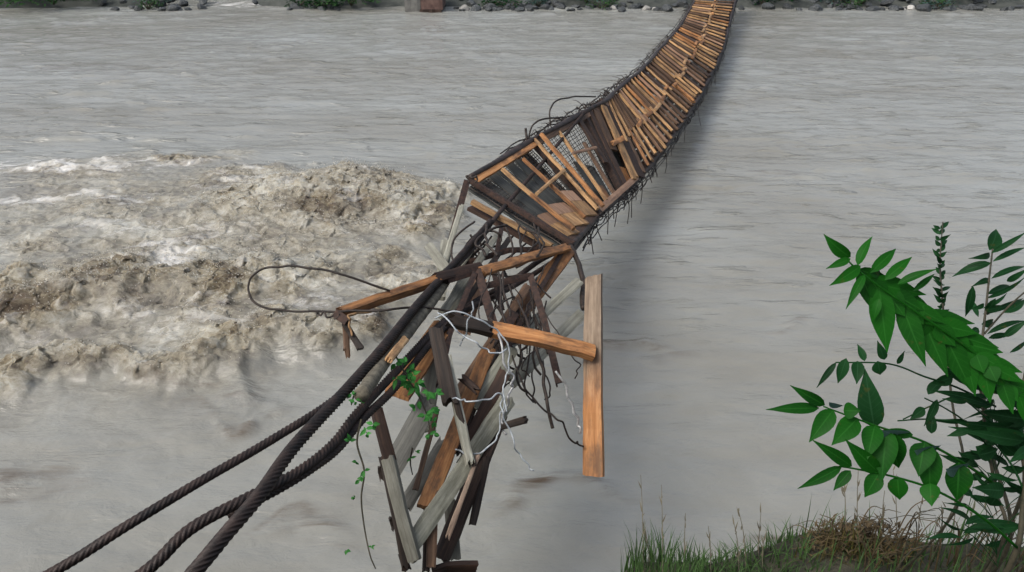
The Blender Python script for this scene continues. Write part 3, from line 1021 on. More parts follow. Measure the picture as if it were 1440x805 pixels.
# dark chicken-wire netting sagging below the first panels and along both sides
def net(u0, u1, t0, t1, nu, nv, sag, r=.005, mat='wire'):
    mb = MB()
    r_ = random.Random(int(u0 * 100 + t0 * 10))
    for i in range(nu + 1):
        u = u0 + (u1 - u0) * i / nu
        add_tube(mb, [S(u + r_.uniform(-.01, .01), t0 + (t1 - t0) * k / 8, -.06 - sag * math.sin(math.pi * k / 8)) for k in range(9)], r, 4)
    for k in range(nv + 1):
        t = t0 + (t1 - t0) * k / nv
        add_tube(mb, [S(u0 + (u1 - u0) * i / 6, t + r_.uniform(-.02, .02), -.06 - sag * math.sin(math.pi * k / nv)) for i in range(7)], r, 4)
    o = mb.build('wire_netting', M[mat], bridge)
    return o


net(0, 1, .02, .98, 30, 26, .05, .008)  # netting woven dense and dark, standing in for shade on the water behind
net(0, 1, 1.05, 1.95, 22, 20, .04, .006)

# side netting that has folded down below the right edge, and frayed bits beyond the left edge
mb = MB()
r_ = random.Random(9)
for k in range(95):
    t = .3 + 8.2 * k / 95
    p = S(1.0, t)
    hgt = .10 + .05 * t * .5 + .05 * math.sin(k * .37) ** 2 + r_.uniform(-.04, .04)
    add_tube(mb, catmull([p, p + Vector((.05 + r_.uniform(-.05, .08), .04, -hgt * .5)), p + Vector((r_.uniform(-.06, .1), r_.uniform(-.25, .25), -hgt))], 3), .009, 4)
for q in (.05, .10, .16, .22):
    add_tube(mb, [S(1.0, .3 + 8.2 * k / 80) + Vector((.06, .03, -q + r_.uniform(-.03, .03))) for k in range(81)], .010, 4)
mb.build('side_netting', M['wire'], bridge)
mb = MB()
for k in range(170):
    t = .8 + 7.8 * (k / 170) ** .9
    p = S(-.01, t)
    up = Vector((r_.uniform(-.25, .05), r_.uniform(-.1, .1), r_.uniform(-.05, .16)))
    add_tube(mb, catmull([p, p + up * .6 + Vector((0, 0, .05)), p + up + Vector((r_.uniform(-.1, .1), r_.uniform(-.15, .15), r_.uniform(-.1, .05)))], 3), .008, 4, .004)
for q in (.05, .12):
    add_tube(mb, [S(-.02, .6 + 8 * k / 80) + Vector((-.03 - q * .6, 0, .02 + q * .3 + r_.uniform(-.03, .03))) for k in range(81)], .012, 4)
mb.build('frayed_netting', M['wire'], bridge)

# edge ropes
for u, r0, hh in ((-.01, .045, .07), (1.01, .055, -.02), (1.03, .04, -.13)):
    mb = MB()
    add_tube(mb, resample([S(u, i / 20, hh) for i in range(0, 200)], .06), r0, 8, strands=6, pitch=.35)
    mb.build('edge_cable', M['cable'], bridge, True)
# hangers: short stay wires that dangle below the right-hand rope
rnd = random.Random(13)
for k in range(16):
    t = .6 + k * .42
    p = S(1.02, t)
    L = rnd.uniform(.25, .7)
    mb = MB()
    add_tube(mb, catmull([p, p + Vector((rnd.uniform(-.03, .08), rnd.uniform(-.05, .05), -L * .5)), p + Vector((rnd.uniform(-.06, .1), rnd.uniform(-.1, .1), -L))], 5), .007, 5)
    mb.build('hanger_wire', M['wire'], bridge)

# front end: rusty gate-like end frame
mb = MB(); add_angle(mb, P(657, 254, 9.5), P(628, 362, 8.7), .075, .014); mb.build('end_post', M['rust'], bridge)
mb = MB(); add_board(mb, P(662, 292, 9.3), P(770, 352, 9.0), .17, .05, deck_n(0), rough=.004); mb.build('end_board', M['mahog'], bridge)
mb = MB(); add_board(mb, P(664, 284, 9.2), P(776, 346, 8.95), .075, .06, deck_n(0)); mb.build('end_batten', M['tan'], bridge)

# ================================================================== MAIN CABLES
def cable(label, pts, r, strands=7, pitch=.28, sides=40, mat='cable', hand=1, step=.010, group=None, name='steel_cable', cat='cable'):
    mb = MB()
    add_tube(mb, resample(catmull([P(*p) for p in pts], 14), step), r, sides, strands=strands, pitch=pitch, hand=hand, rough=.015)
    return tag(mb.build(name, M[mat], None, True), label, cat, group)


cable('thick tarred cable running furthest left from the lower left corner up to the deck', [(-120, 905, 3.5), (74, 805, 3.8), (178, 740, 3.95), (282, 677, 4.2), (380, 620, 4.55), (470, 562, 5.0), (530, 505, 5.6), (589, 437, 6.6), (630, 388, 7.4), (675, 338, 8.4), (700, 302, 9.1), (757, 236, 11.0), (822, 158, 13.0)], .026, 6, .19)
cable('thick rope-laid cable crossing over the other cables, lowest in the middle', [(150, 945, 3.35), (273, 805, 3.6), (320, 749, 3.75), (366, 695, 3.95), (415, 627, 4.3), (487, 549, 4.9), (540, 488, 5.5), (590, 426, 6.5), (640, 370, 7.6), (690, 312, 8.85)], .036, 8, .29, 64, hand=-1)
cable('dark cable curving beneath the rope-laid cable towards the right edge of the deck', [(60, 900, 3.6), (203, 805, 3.85), (267, 745, 4.0), (345, 702, 4.2), (419, 664, 4.5), (468, 625, 4.8), (500, 584, 5.1), (545, 535, 5.6), (622, 455, 6.7), (675, 421, 7.6), (720, 395, 8.3), (760, 366, 8.9), (800, 347, 9.2)], .031, 6, .21)
cable('thinner dark cable twined along the lower side of the curving cable', [(322, 722, 4.3), (345, 712, 4.28), (400, 683, 4.45), (440, 658, 4.62), (474, 632, 4.86), (512, 588, 5.15), (556, 545, 5.6), (610, 478, 6.4), (650, 440, 7.0), (700, 415, 7.9), (752, 385, 8.6), (806, 350, 9.15)], .028, 6, .19, hand=-1)
# bark pole with a bare patch
pole = thing('broken_pole', 'grey bark pole with a bare pale wood patch lying along the cables', 'pole', P(560, 500, 5.6))
mb = MB(); add_tube(mb, resample(catmull([P(508, 556, 4.85), P(540, 510, 5.4), P(575, 466, 6.1), P(612, 418, 6.9), P(634, 385, 7.6)], 6), .05), .046, 12, .042, rough=.05, seed=2); mb.build('trunk', M['barepole'], pole, True)
mb = MB(); add_board(mb, P(545, 508, 5.29), P(571, 476, 5.82), .055, .03, None, jag0=.05, jag1=.05, roll=-.15); mb.build('bare_patch', M['tan'], pole)

# ================================================================== BROKEN TIMBERS (each hangs on its own)
wr_ = random.Random(88)


def worn(kw):
    d = dict(jag0=wr_.uniform(.01, .06), jag1=wr_.uniform(.01, .06), twist=wr_.uniform(-.22, .22), bend=wr_.uniform(-.02, .02), rough=.006, seed=wr_.randint(0, 9999))
    d.update(kw)
    return d


def timber(label, boards, name='broken_plank', cat='plank'):
    """boards: (part name or None, px0, py0, d0, px1, py1, d1, width, thickness, wood, extra)"""
    if len(boards) == 1:
        _, a, b, d0, c, e, d1, wd, th, col, kw = boards[0]
        mb = MB()
        add_board(mb, P(a, b, d0), P(c, e, d1), wd, th, **worn(kw))
        return tag(mb.build(name, M[col]), label, cat)
    root = thing(name, label, cat, P(boards[0][1], boards[0][2], boards[0][3]))
    for pn, a, b, d0, c, e, d1, wd, th, col, kw in boards:
        mb = MB()
        if col != 'rust': kw = worn(kw)
        if col == 'rust': add_angle(mb, P(a, b, d0), P(c, e, d1), wd, th, **kw)
        else: add_board(mb, P(a, b, d0), P(c, e, d1), wd, th, **kw)
        mb.build(pn, M[col], root)
    return root


timber('long beam sticking out left over the rapids with two broken stubs hanging from its end', [
    ('beam', 474, 442, 6.5, 618, 394, 7.1, .075, .085, 'orange', dict(roll=-.75, jag0=.05)),
    ('beam_dark_end', 610, 393, 7.06, 676, 376, 7.5, .085, .085, 'mahog', dict(roll=-.4)),
    ('stub', 486, 446, 6.5, 488, 507, 6.5, .055, .05, 'brown', dict(jag1=.1)),
    ('stub', 484, 454, 6.45, 508, 492, 6.4, .055, .06, 'dark', dict(jag1=.02)),
    ('iron_bracket', 470, 440, 6.42, 488, 452, 6.4, .07, .012, 'rust', {}),
], 'broken_beam', 'beam')
timber('orange beam edge running from the frame up to the right corner of the deck', [
    (None, 676, 383, 7.4, 800, 348, 8.95, .10, .05, 'orange', dict(roll=-.7))], 'broken_beam', 'beam')
timber('orange bar lying crosswise through the wreck, its dark end against the hanging plank', [
    ('bar', 690, 463, 6.3, 836, 497, 6.45, .115, .085, 'orange', dict(roll=-.55)),
    ('dark_end', 628, 449, 6.2, 694, 465, 6.3, .10, .08, 'dark', dict(roll=-.5))], 'broken_beam', 'beam')
timber('wide plank hanging upright at the right of the wreck, orange below and weathered above', [
    (None, 835, 380, 6.6, 835, 672, 6.45, .135, .055, 'twotone', dict(roll=.38, jag0=.11, jag1=.02, twist=.08, bend=.015, rough=.006, wd1=.172))], 'hanging_plank')
timber('long orange stringer hanging steeply from the deck corner down through the wreck', [
    (None, 800, 352, 9.0, 690, 494, 7.1, .165, .05, 'orange', dict(roll=.25))], 'broken_stringer', 'beam')
timber('orange board in the middle of the wreck, ending in a square sawn stub', [
    (None, 688, 490, 6.5, 597, 716, 5.5, .115, .05, 'orange', dict(roll=.15))], 'broken_plank')
timber('short brown batten nailed across the orange board in the wreck', [
    (None, 646, 528, 6.05, 674, 552, 6.0, .06, .05, 'mahog', {})])
timber('pale grey board in the upper part of the wreck beside the tangled wires', [
    (None, 722, 488, 6.5, 664, 574, 6.25, .115, .045, 'pale', dict(roll=-.1, jag0=.03, jag1=.05))])
timber('broad pale board below the tangled wires, right side of the wreck', [
    (None, 718, 556, 6.2, 650, 660, 5.95, .13, .04, 'pale', dict(roll=-.15, jag0=.06))])
timber('pale greenish plank slanting down to the foot of the wreck', [
    (None, 664, 642, 5.75, 578, 768, 5.35, .118, .045, 'pale', dict(roll=-.2, jag1=.02))])
timber('dark reddish plank wedged under the broad pale board', [
    (None, 712, 520, 6.4, 648, 640, 6.05, .10, .06, 'mahog', {})])
timber('long dark brown plank hanging to the water at the right foot of the wreck', [
    (None, 704, 580, 6.25, 618, 790, 5.6, .12, .06, 'mahog', dict(roll=.4))])
timber('second dark plank behind the long dark brown plank, hanging lower', [
    (None, 694, 600, 6.4, 628, 782, 5.75, .09, .05, 'dark', {})])
timber('dark grey board crossing behind the left post', [
    (None, 606, 560, 6.1, 548, 664, 5.9, .16, .04, 'slate', dict(roll=.1))])
timber('grey board slanting between the left post and the orange board', [
    (None, 630, 616, 6.0, 566, 716, 5.7, .11, .04, 'slate', dict(jag0=.08))])
timber('grey upright board behind the vine', [(None, 622, 470, 6.6, 600, 570, 6.3, .14, .04, 'grey', {})])
timber('pale upright board end between vine and dark post', [(None, 606, 505, 6.5, 604, 610, 6.2, .10, .035, 'pale', {})])
timber('brown board under the cables beside the vine', [(None, 628, 452, 6.8, 556, 560, 5.9, .20, .04, 'orange', dict(roll=.5))])
timber('leaning post at the left foot of the wreck with dark blocks on its edge', [
    ('post_upper', 528, 572, 5.5, 549, 650, 5.45, .085, .06, 'mahog', dict(jag0=.02)),
    ('post_lower', 545, 640, 5.45, 584, 792, 5.3, .085, .06, 'grey', dict(roll=.4)),
    ('edge_strip', 537, 640, 5.47, 572, 802, 5.33, .05, .05, 'dark', {}),
    ('block', 534, 655, 5.45, 541, 680, 5.45, .05, .05, 'dark', {}),
    ('block', 551, 722, 5.4, 557, 748, 5.4, .055, .05, 'dark', {}),
    ('block', 566, 778, 5.36, 572, 803, 5.36, .06, .05, 'dark', {})], 'leaning_post', 'post')
timber('upright pale and dark post in the middle of the wreck above the pale plank', [
    ('dark_side', 612, 462, 6.05, 634, 572, 5.75, .11, .07, 'dark', {}),
    ('pale_side', 628, 500, 5.95, 662, 656, 5.6, .062, .06, 'grey', dict(roll=-.2)),
    ('dark_foot', 640, 560, 5.78, 666, 658, 5.63, .05, .05, 'dark', {})], 'leaning_post', 'post')
timber('thin dark rod hanging free at the right of the wreck foot', [(None, 686, 640, 6.0, 664, 740, 5.8, .055, .04, 'dark', {})], 'iron_rod', 'rod')
timber('brown post stub at the bottom of the wreck', [(None, 610, 690, 5.6, 606, 800, 5.4, .065, .06, 'brown', {})], 'post_stub', 'post')
timber('dark post stub left of the brown post stub', [(None, 601, 700, 5.66, 599, 806, 5.45, .05, .05, 'dark', {})], 'post_stub', 'post')
timber('dark crooked foot of the wreck just above the water', [(None, 632, 700, 5.9, 640, 790, 5.75, .09, .05, 'grey', {})], 'post_stub', 'post')
timber('mahogany coloured board lying flat at the very bottom of the wreck', [(None, 605, 806, 5.5, 672, 799, 5.6, .10, .05, 'mahog', dict(roll=.9))])
timber('faint greenish pole slanting behind the wreck, upper of two', [(None, 815, 395, 8.4, 700, 500, 7.4, .10, .04, 'grey', {})], 'slanting_pole', 'pole')
timber('faint greenish pole slanting behind the wreck, lower of two', [(None, 820, 440, 7.9, 716, 540, 7.0, .12, .04, 'grey', {})], 'slanting_pole', 'pole')
timber('grey board leaning under the end frame above the cables', [(None, 602, 345, 8.4, 628, 380, 8.0, .11, .05, 'grey', {})])
timber('grey upright board behind the crossing of cables and beam', [(None, 628, 340, 8.6, 618, 420, 7.8, .12, .05, 'grey', {})])
timber('greenish grey board seen between the cables and the frame', [(None, 655, 395, 7.6, 626, 452, 7.2, .14, .04, 'grey', {})])
timber('thin grey pole leaning from the end frame down to the cables', [(None, 650, 288, 9.1, 624, 372, 8.2, .06, .05, 'grey', {})], 'slanting_pole', 'pole')
timber('second thin pole under the end frame, right of the first', [(None, 682, 322, 8.9, 640, 384, 8.0, .07, .05, 'grey', {})], 'slanting_pole', 'pole')
timber('short dark stub of wood poking out to the right of the pale boards', [(None, 692, 604, 6.15, 741, 590, 6.0, .05, .05, 'dark', {})], 'wood_stub', 'stub')
timber('brown board behind the frame legs', [(None, 676, 392, 7.9, 652, 470, 7.4, .12, .03, 'rose', {})])
timber('rust stained board in the middle of the wreck behind the crosswise bar', [(None, 745, 440, 7.8, 668, 520, 7.0, .11, .04, 'mahog', {})])

timber('long pale rail running from under the deck front down to the cable crossing', [(None, 700, 330, 8.8, 622, 440, 7.0, .07, .05, 'grey', {})], 'broken_rail', 'rail')
timber('dark rail beside the long pale rail under the deck front', [(None, 716, 336, 8.8, 640, 446, 7.1, .06, .05, 'dark', {})], 'broken_rail', 'rail')
timber('brown rail slanting through the middle of the wreck left of the orange stringer', [(None, 742, 402, 7.9, 640, 560, 6.3, .08, .05, 'brown', {})], 'broken_rail', 'rail')
timber('dark narrow rail right of the orange board, reaching down to the pale plank', [(None, 706, 470, 6.9, 640, 640, 5.95, .06, .05, 'dark', {})], 'broken_rail', 'rail')
timber('thin brown lath leaning against the lower left grey boards', [(None, 616, 572, 5.9, 584, 690, 5.6, .04, .03, 'brown', {})], 'broken_lath', 'lath')
timber('thin pale lath lying along the dark brown plank at the wreck foot', [(None, 674, 636, 5.7, 628, 760, 5.45, .035, .03, 'weather', {})], 'broken_lath', 'lath')
# bent iron frames
def iron(label, pts, r):
    mb = MB()
    pp = [P(*p) for p in pts]
    for a, b in zip(pp, pp[1:]):
        dd = (b - a).normalized()
        add_angle(mb, a - dd * .006, b + dd * .006, r, .016)
    return tag(mb.build('bent_iron', M['rust']), label, 'iron frame')


iron('bent rusty iron frame left of the wreck centre, its leg hanging from the long beam', [(630, 393, 7.15), (671, 380, 7.35), (682, 415, 7.1), (694, 456, 6.75)], .075)
iron('bent rusty iron frame in the middle of the wreck with a long leg', [(684, 402, 7.3), (746, 388, 7.5), (764, 446, 7.1), (786, 538, 6.6)], .06)
iron('long thin iron bar running down from the deck corner beside the orange stringer', [(790, 356, 8.8), (722, 470, 7.2), (690, 560, 6.3)], .045)
iron('thin iron bar slanting from the frame down behind the upright post', [(668, 384, 7.3), (632, 470, 6.6), (618, 540, 6.2)], .05)
iron('thin iron bar hanging from the front edge of the deck left of its middle', [(706, 318, 8.9), (694, 380, 8.1), (706, 436, 7.4)], .05)
iron('iron bar crossing under the front edge of the deck', [(648, 372, 8.2), (716, 352, 8.5), (790, 350, 8.8)], .06)
iron('short rusty iron bar crossing the tangle of wires', [(700, 480, 6.7), (724, 440, 7.0)], .08)

# ================================================================== WIRES
def wire(label, pts, r, mat='wire', group=None):
    mb = MB()
    kk = .003 if 'loop' in label or 'arch' in label else .010
    kr = random.Random(len(label) * 31 + int(pts[0][0]))
    pp = [q + Vector((kr.gauss(0, kk), kr.gauss(0, kk), kr.gauss(0, kk))) for q in catmull([P(*p) for p in pts], 3)]   # kinks
    pp = catmull(pp, 4)
    add_tube(mb, pp, r, 6)
    return tag(mb.build('wire', M[mat], None, True), label, 'wire', group)


wire('long dark wire loop reaching left over the rapids', [(548, 410, 6.75), (480, 386, 6.7), (410, 375, 6.75), (368, 379, 6.8), (350, 398, 6.8), (358, 425, 6.75), (395, 437, 6.7), (470, 438, 6.5), (540, 436, 6.3), (590, 432, 6.5), (640, 440, 6.6)], .010)
wire('short curled wire at the tip of the left beam', [(446, 440, 6.4), (455, 444, 6.4), (468, 447, 6.4), (478, 444, 6.4)], .008)
wire('pale curved wire under the tip of the left beam', [(496, 470, 6.4), (492, 452, 6.4), (498, 442, 6.4), (520, 437, 6.5)], .009, 'tan')
wire('upper pale blue wire looping from the cables to the right', [(612, 448, 6.0), (640, 438, 6.0), (680, 452, 6.05), (704, 470, 6.1), (716, 490, 6.1), (714, 520, 6.1), (708, 545, 6.1), (712, 580, 6.0)], .0062, 'bluewire')
wire('straight pale wire slanting down across the crosswise bar', [(614, 440, 5.9), (640, 462, 5.9), (668, 482, 5.9), (692, 494, 5.95), (712, 492, 6.0)], .0062, 'bluewire')
wire('pale wire hanging in a curve and ending in a loose end over the water', [(634, 560, 5.6), (652, 566, 5.6), (680, 564, 5.6), (704, 554, 5.7), (708, 580, 5.7), (722, 620, 5.7), (736, 646, 5.7), (748, 662, 5.7)], .0062, 'bluewire')
wire('pale wire drooping from the tangle back to the pale plank', [(708, 560, 5.72), (706, 600, 5.72), (690, 628, 5.7), (664, 638, 5.65), (640, 634, 5.65)], .0062, 'bluewire')
wire('short pale blue cord hanging straight over the dark bar', [(668, 426, 6.1), (662, 444, 6.05), (652, 466, 6.05), (650, 486, 6.05)], .0062, 'bluewire')
wire('pale frayed wire in the tangle right of the pale boards', [(700, 470, 6.2), (712, 510, 6.15), (722, 540, 6.15), (716, 560, 6.1), (705, 590, 6.1), (712, 612, 6.1)], .010, 'steel')
wire('thin steel wire hanging straight between frame leg and hanging plank', [(786, 520, 6.5), (800, 556, 6.5), (812, 590, 6.5), (818, 610, 6.5)], .010, 'steel')
wire('dark cable drooping from the right deck corner', [(800, 345, 9.1), (814, 372, 8.8), (819, 405, 8.5), (821, 436, 8.2)], .03)
wire('dark wire sagging right of the tangle to the hanging plank', [(722, 500, 6.4), (740, 548, 6.3), (768, 578, 6.3), (790, 595, 6.3), (806, 622, 6.4), (820, 628, 6.45)], .008)
rnd = random.Random(31)
for k in range(22):
    x0, y0 = rnd.uniform(690, 770), rnd.uniform(370, 440)
    x1, y1 = x0 + rnd.uniform(-40, 60), y0 + rnd.uniform(60, 170)
    d = rnd.uniform(6.6, 7.6)
    wire('thin dark wire hanging in the tangle at the middle of the wreck', [(x0, y0, d + .3), ((x0 + x1) / 2 + rnd.uniform(-24, 24), (y0 + y1) / 2 + rnd.uniform(-10, 10), d), (x1 + rnd.uniform(-20, 20), y1 - 20, d - .2), (x1, y1, d - .2)], rnd.choice([.006, .008, .011]), 'wire', 'thin dark wires of the tangle')
for k in range(16):
    x0, y0 = rnd.uniform(660, 760), rnd.uniform(300, 345)
    x1, y1 = x0 + rnd.uniform(-45, 25), y0 + rnd.uniform(30, 90)
    d = rnd.uniform(8.0, 9.0)
    wire('thin dark wire dangling below the broken front edge of the deck', [(x0, y0, d + .3), ((x0 + x1) / 2 + rnd.uniform(-30, 30), (y0 + y1) / 2, d), (x1, y1, d - .2)], rnd.choice([.008, .011, .014]), 'wire', 'thin wires below the front edge of the deck')
wire('thin wire arching above the left edge of the deck, lower of the two arches', [(742, 200, 11.4), (748, 178, 11.5), (764, 168, 11.6), (792, 165, 12.0)], .013)
wire('thin wire arching above the left edge of the deck, higher of the two arches', [(774, 176, 12.0), (773, 155, 12.0), (784, 142, 12.2), (808, 136, 12.6), (838, 137, 13.2)], .013)
wire('little upright wire tip on the left deck edge', [(741, 198, 11.3), (738, 180, 11.3)], .02)
wire('small curled wire on the top corner of the end frame', [(660, 258, 9.4), (657, 246, 9.4), (664, 252, 9.4), (670, 248, 9.4), (668, 256, 9.4)], .012)
wire('coiled wire hanging under the front edge of the deck', [(668, 332, 8.6), (690, 326, 8.6), (706, 334, 8.6), (696, 346, 8.6), (672, 344, 8.6), (664, 352, 8.5), (680, 366, 8.5)], .012)
wire('thin wire across the open front of the wreck', [(640, 390, 7.6), (700, 386, 7.8), (745, 392, 7.6), (772, 420, 7.3)], .009)
wire('bundle of dark hanging wires right of the frame leg', [(752, 470, 6.7), (762, 520, 6.6), (770, 570, 6.5), (778, 600, 6.5)], .014)

# ================================================================== VINES ON THE WRECK
def vine(label, stem_pts, leaves, seed):
    r_ = random.Random(seed)
    root = thing('climbing_vine', label, 'vine', P(*stem_pts[0]))
    mb = MB()
    add_tube(mb, catmull([P(*p) for p in stem_pts], 6), .007, 5, .004)
    mb.build('stem', M['stem'], root)
    mb = MB()
    for (x, y, d, n, spread, size) in leaves:
        for k in range(max(1, int(n * .6))):
            a = P(x + r_.gauss(0, spread), y + r_.gauss(0, spread), d + r_.uniform(-.08, .08))
            for q in range(3):                       # three-lobed leaf
                dirv = Vector((r_.uniform(-1, 1), r_.uniform(-.4, .4), r_.uniform(-1, .4))).normalized()
                add_leaf(mb, a, a + dirv * size * r_.uniform(.5, .95), size * .42, EYE - a + Vector((r_.uniform(-3, 3), 0, r_.uniform(0, 5))), seg=4)
    mb.build('foliage', M['vine'], root)


vine('dense bright green vine growing on the cables above the left post', [(556, 500, 5.5), (572, 530, 5.5), (590, 560, 5.55), (602, 590, 5.6), (604, 616, 5.6)],
     [(572, 516, 5.45, 7, 7, .08), (580, 535, 5.45, 10, 9, .085), (592, 556, 5.45, 10, 10, .08), (600, 580, 5.5, 9, 8, .075), (604, 602, 5.5, 5, 6, .06)], 1)
vine('long thin vine trailing down over the water left of the post', [(508, 590, 4.8), (502, 624, 4.8), (512, 662, 4.8), (508, 700, 4.8), (512, 740, 4.8), (520, 780, 4.75), (528, 800, 4.75)],
     [(506, 602, 4.75, 6, 8, .06), (520, 602, 4.75, 4, 6, .05), (500, 650, 4.75, 3, 6, .05), (512, 672, 4.75, 6, 6, .05), (504, 700, 4.75, 2, 5, .04), (484, 774, 4.75, 1, 3, .05), (518, 775, 4.75, 2, 5, .03)], 2)
vine('small leafy vine tuft where the cables meet', [(506, 545, 4.9), (498, 556, 4.9), (494, 570, 4.9)], [(498, 558, 4.85, 6, 6, .055)], 3)
vine('short vine tendril hanging in front of the grey boards', [(580, 630, 5.6), (577, 650, 5.6), (580, 668, 5.6)], [(578, 642, 5.6, 3, 5, .045), (590, 640, 5.6, 2, 4, .04)], 4)

# ================================================================== SAPLINGS ON THE RIGHT
def frond_axis(mb, pts, r0=.004, r1=.0018):
    add_tube(mb, catmull([P(*p) for p in pts], 6), r0, 5, r1)


def px_leaf(mb, bx, by, tx, ty, wpx, d=1.9, dd=0.0, rnd=random, roll=None, curl=.1, fold=.3, prof=.9, face=None):
    b, t = P(bx, by, d), P(tx, ty, d + dd)
    add_leaf(mb, b, t, .9 * wpx * d / F, face, curl, fold, 8, prof, rnd.uniform(-.5, .5) if roll is None else roll)


rnd = random.Random(77)
sap = thing('leafy_sapling', 'leafy sapling at the right with long fronds reaching left over the water', 'sapling', (1.28, 1.62, bz(1.28, 1.62)))
st = MB()
root_pt = Vector((1.28, 1.62, bz(1.28, 1.62) - .03))
add_tube(st, catmull([root_pt, P(1418, 800, 2.0), P(1440, 700, 1.95), P(1452, 600, 1.9), P(1462, 520, 1.9)], 6), .0075, 8, .005)
add_tube(st, catmull([root_pt + Vector((-.02, .02, 0)), P(1408, 770, 2.05), P(1400, 690, 2.05), P(1388, 620, 2.03), P(1378, 540, 2.02), P(1374, 500, 2.0)], 6), .0055, 7, .003)
st.build('stem', M['stem'], sap, True)

# big overlapping frond
fr = MB()
frond_axis(fr, [(1462, 580, 1.88), (1420, 545, 1.86), (1370, 497, 1.84), (1300, 447, 1.82), (1235, 402, 1.82), (1204, 378, 1.82), (1188, 362, 1.82)])
rib = catmull([Vector((x, y, 0)) for x, y in ((1190, 364), (1204, 378), (1235, 402), (1300, 447), (1370, 497), (1420, 545), (1462, 585))], 10)
rib = resample(rib, 12.0)
for k, q in enumerate(rib[2:]):
    f = (k + 2) / len(rib)
    sz = (1.0 if f < .45 else 1.0 - (f - .45) * 1.25) * (.75 if f < .1 else 1)
    kw_ = dict(d=1.84 + rnd.uniform(-.01, .01), dd=rnd.uniform(-.015, .01), rnd=rnd, fold=.03, curl=.02, face=Vector((-.35, -1, .55)))
    if k % 3 == 0:                                    # hanging side: separate pointed tips
        a = rnd.uniform(1.05, 1.45)
        L = rnd.uniform(80, 100) * sz
        px_leaf(fr, q.x, q.y, q.x + math.cos(a) * L, q.y + math.sin(a) * L, rnd.uniform(32, 40) * sz, roll=rnd.uniform(-.07, .07), **kw_)
    else:
        a = rnd.uniform(.7, 1.2)
        L = rnd.uniform(34, 48) * sz
        px_leaf(fr, q.x, q.y, q.x + math.cos(a) * L, q.y + math.sin(a) * L, rnd.uniform(30, 38) * sz, roll=rnd.uniform(-.07, .07), **kw_)
    a = rnd.uniform(.15, .5)                          # upper side: leaflets lie along the rib
    L = rnd.uniform(60, 78) * sz
    px_leaf(fr, q.x, q.y - 2, q.x + math.cos(a) * L, q.y + math.sin(a) * L, rnd.uniform(24, 32) * sz, roll=rnd.uniform(-.07, .07), **kw_)
tips = [(1196, 362, 1158, 331, 22), (1196, 364, 1162, 378, 13), (1210, 374, 1168, 402, 20), (1206, 374, 1226, 331, 16), (1224, 384, 1262, 348, 18), (1244, 394, 1284, 360, 17), (1262, 400, 1318, 377, 13), (1284, 410, 1316, 384, 10), (1216, 386, 1190, 434, 14), (1222, 384, 1240, 384, 16), (1236, 420, 1228, 452, 14)]
for a in tips: px_leaf(fr, *a, d=1.82, dd=rnd.uniform(-.03, .03), rnd=rnd, roll=rnd.uniform(-.4, .4), curl=.16)
fr.build('frond', M['leaf'], sap, True)

# lower left frond
fr = MB()
frond_axis(fr, [(1430, 770, 1.95), (1384, 730, 1.9), (1320, 692, 1.86), (1262, 672, 1.84), (1205, 660, 1.84), (1180, 656, 1.84)])
for a in [(1184, 656, 1122, 688, 18), (1196, 662, 1172, 690, 18), (1236, 665, 1216, 700, 28), (1262, 670, 1265, 704, 30), (1308, 680, 1310, 712, 30), (1198, 656, 1144, 620, 20), (1235, 664, 1190, 620, 28)]:
    px_leaf(fr, *a, d=1.84, dd=rnd.uniform(-.04, .02), rnd=rnd, roll=rnd.uniform(-.2, .2), prof=.8)
fr.build('frond', M['leaf'], sap, True)
# upper left frond with hanging leaflets
fr = MB()
frond_axis(fr, [(1412, 690, 1.98), (1360, 655, 1.9), (1300, 622, 1.86), (1240, 602, 1.85), (1195, 586, 1.85), (1158, 572, 1.85)])
for a in [(1152, 574, 1078, 576, 18), (1160, 570, 1112, 543, 18), (1172, 576, 1138, 622, 30), (1186, 578, 1210, 578, 26), (1206, 588, 1170, 626, 34), (1230, 598, 1220, 645, 32), (1247, 604, 1240, 676, 40), (1250, 606, 1264, 660, 40),
          (1300, 622, 1292, 670, 38), (1306, 626, 1308, 700, 36), (1348, 650, 1346, 706, 40), (1284, 612, 1234, 606, 16)]:
    px_leaf(fr, *a, d=1.85, dd=rnd.uniform(-.05, .02), rnd=rnd, roll=rnd.uniform(-.2, .2), prof=.75)
fr.build('frond', M['leaf'], sap, True)
for a in [(1240, 606, 1282, 612, 38), (1286, 634, 1326, 628, 26), (1330, 660, 1366, 654, 28), (1166, 566, 1188, 572, 14)]:
    fr = MB()
    px_leaf(fr, *a, d=1.83, dd=.05, rnd=rnd, roll=.9)
    fr.build('leaflet', M['leafgrey'], sap, True)
# middle thin frond
fr = MB()
frond_axis(fr, [(1400, 572, 2.0), (1345, 545, 1.97), (1300, 530, 1.95), (1250, 512, 1.95), (1175, 510, 1.95)], .003)
for a in [(1176, 510, 1148, 546, 10), (1190, 504, 1178, 540, 18), (1206, 508, 1205, 540, 20), (1216, 508, 1206, 484, 12), (1244, 506, 1234, 480, 14), (1234, 508, 1238, 528, 22), (1262, 512, 1272, 494, 8), (1230, 602, 1216, 520, 38)]:
    px_leaf(fr, *a, d=1.94, dd=rnd.uniform(-.03, .03), rnd=rnd, roll=rnd.uniform(-.3, .3), prof=.8)
fr.build('frond', M['leafdark'], sap, True)
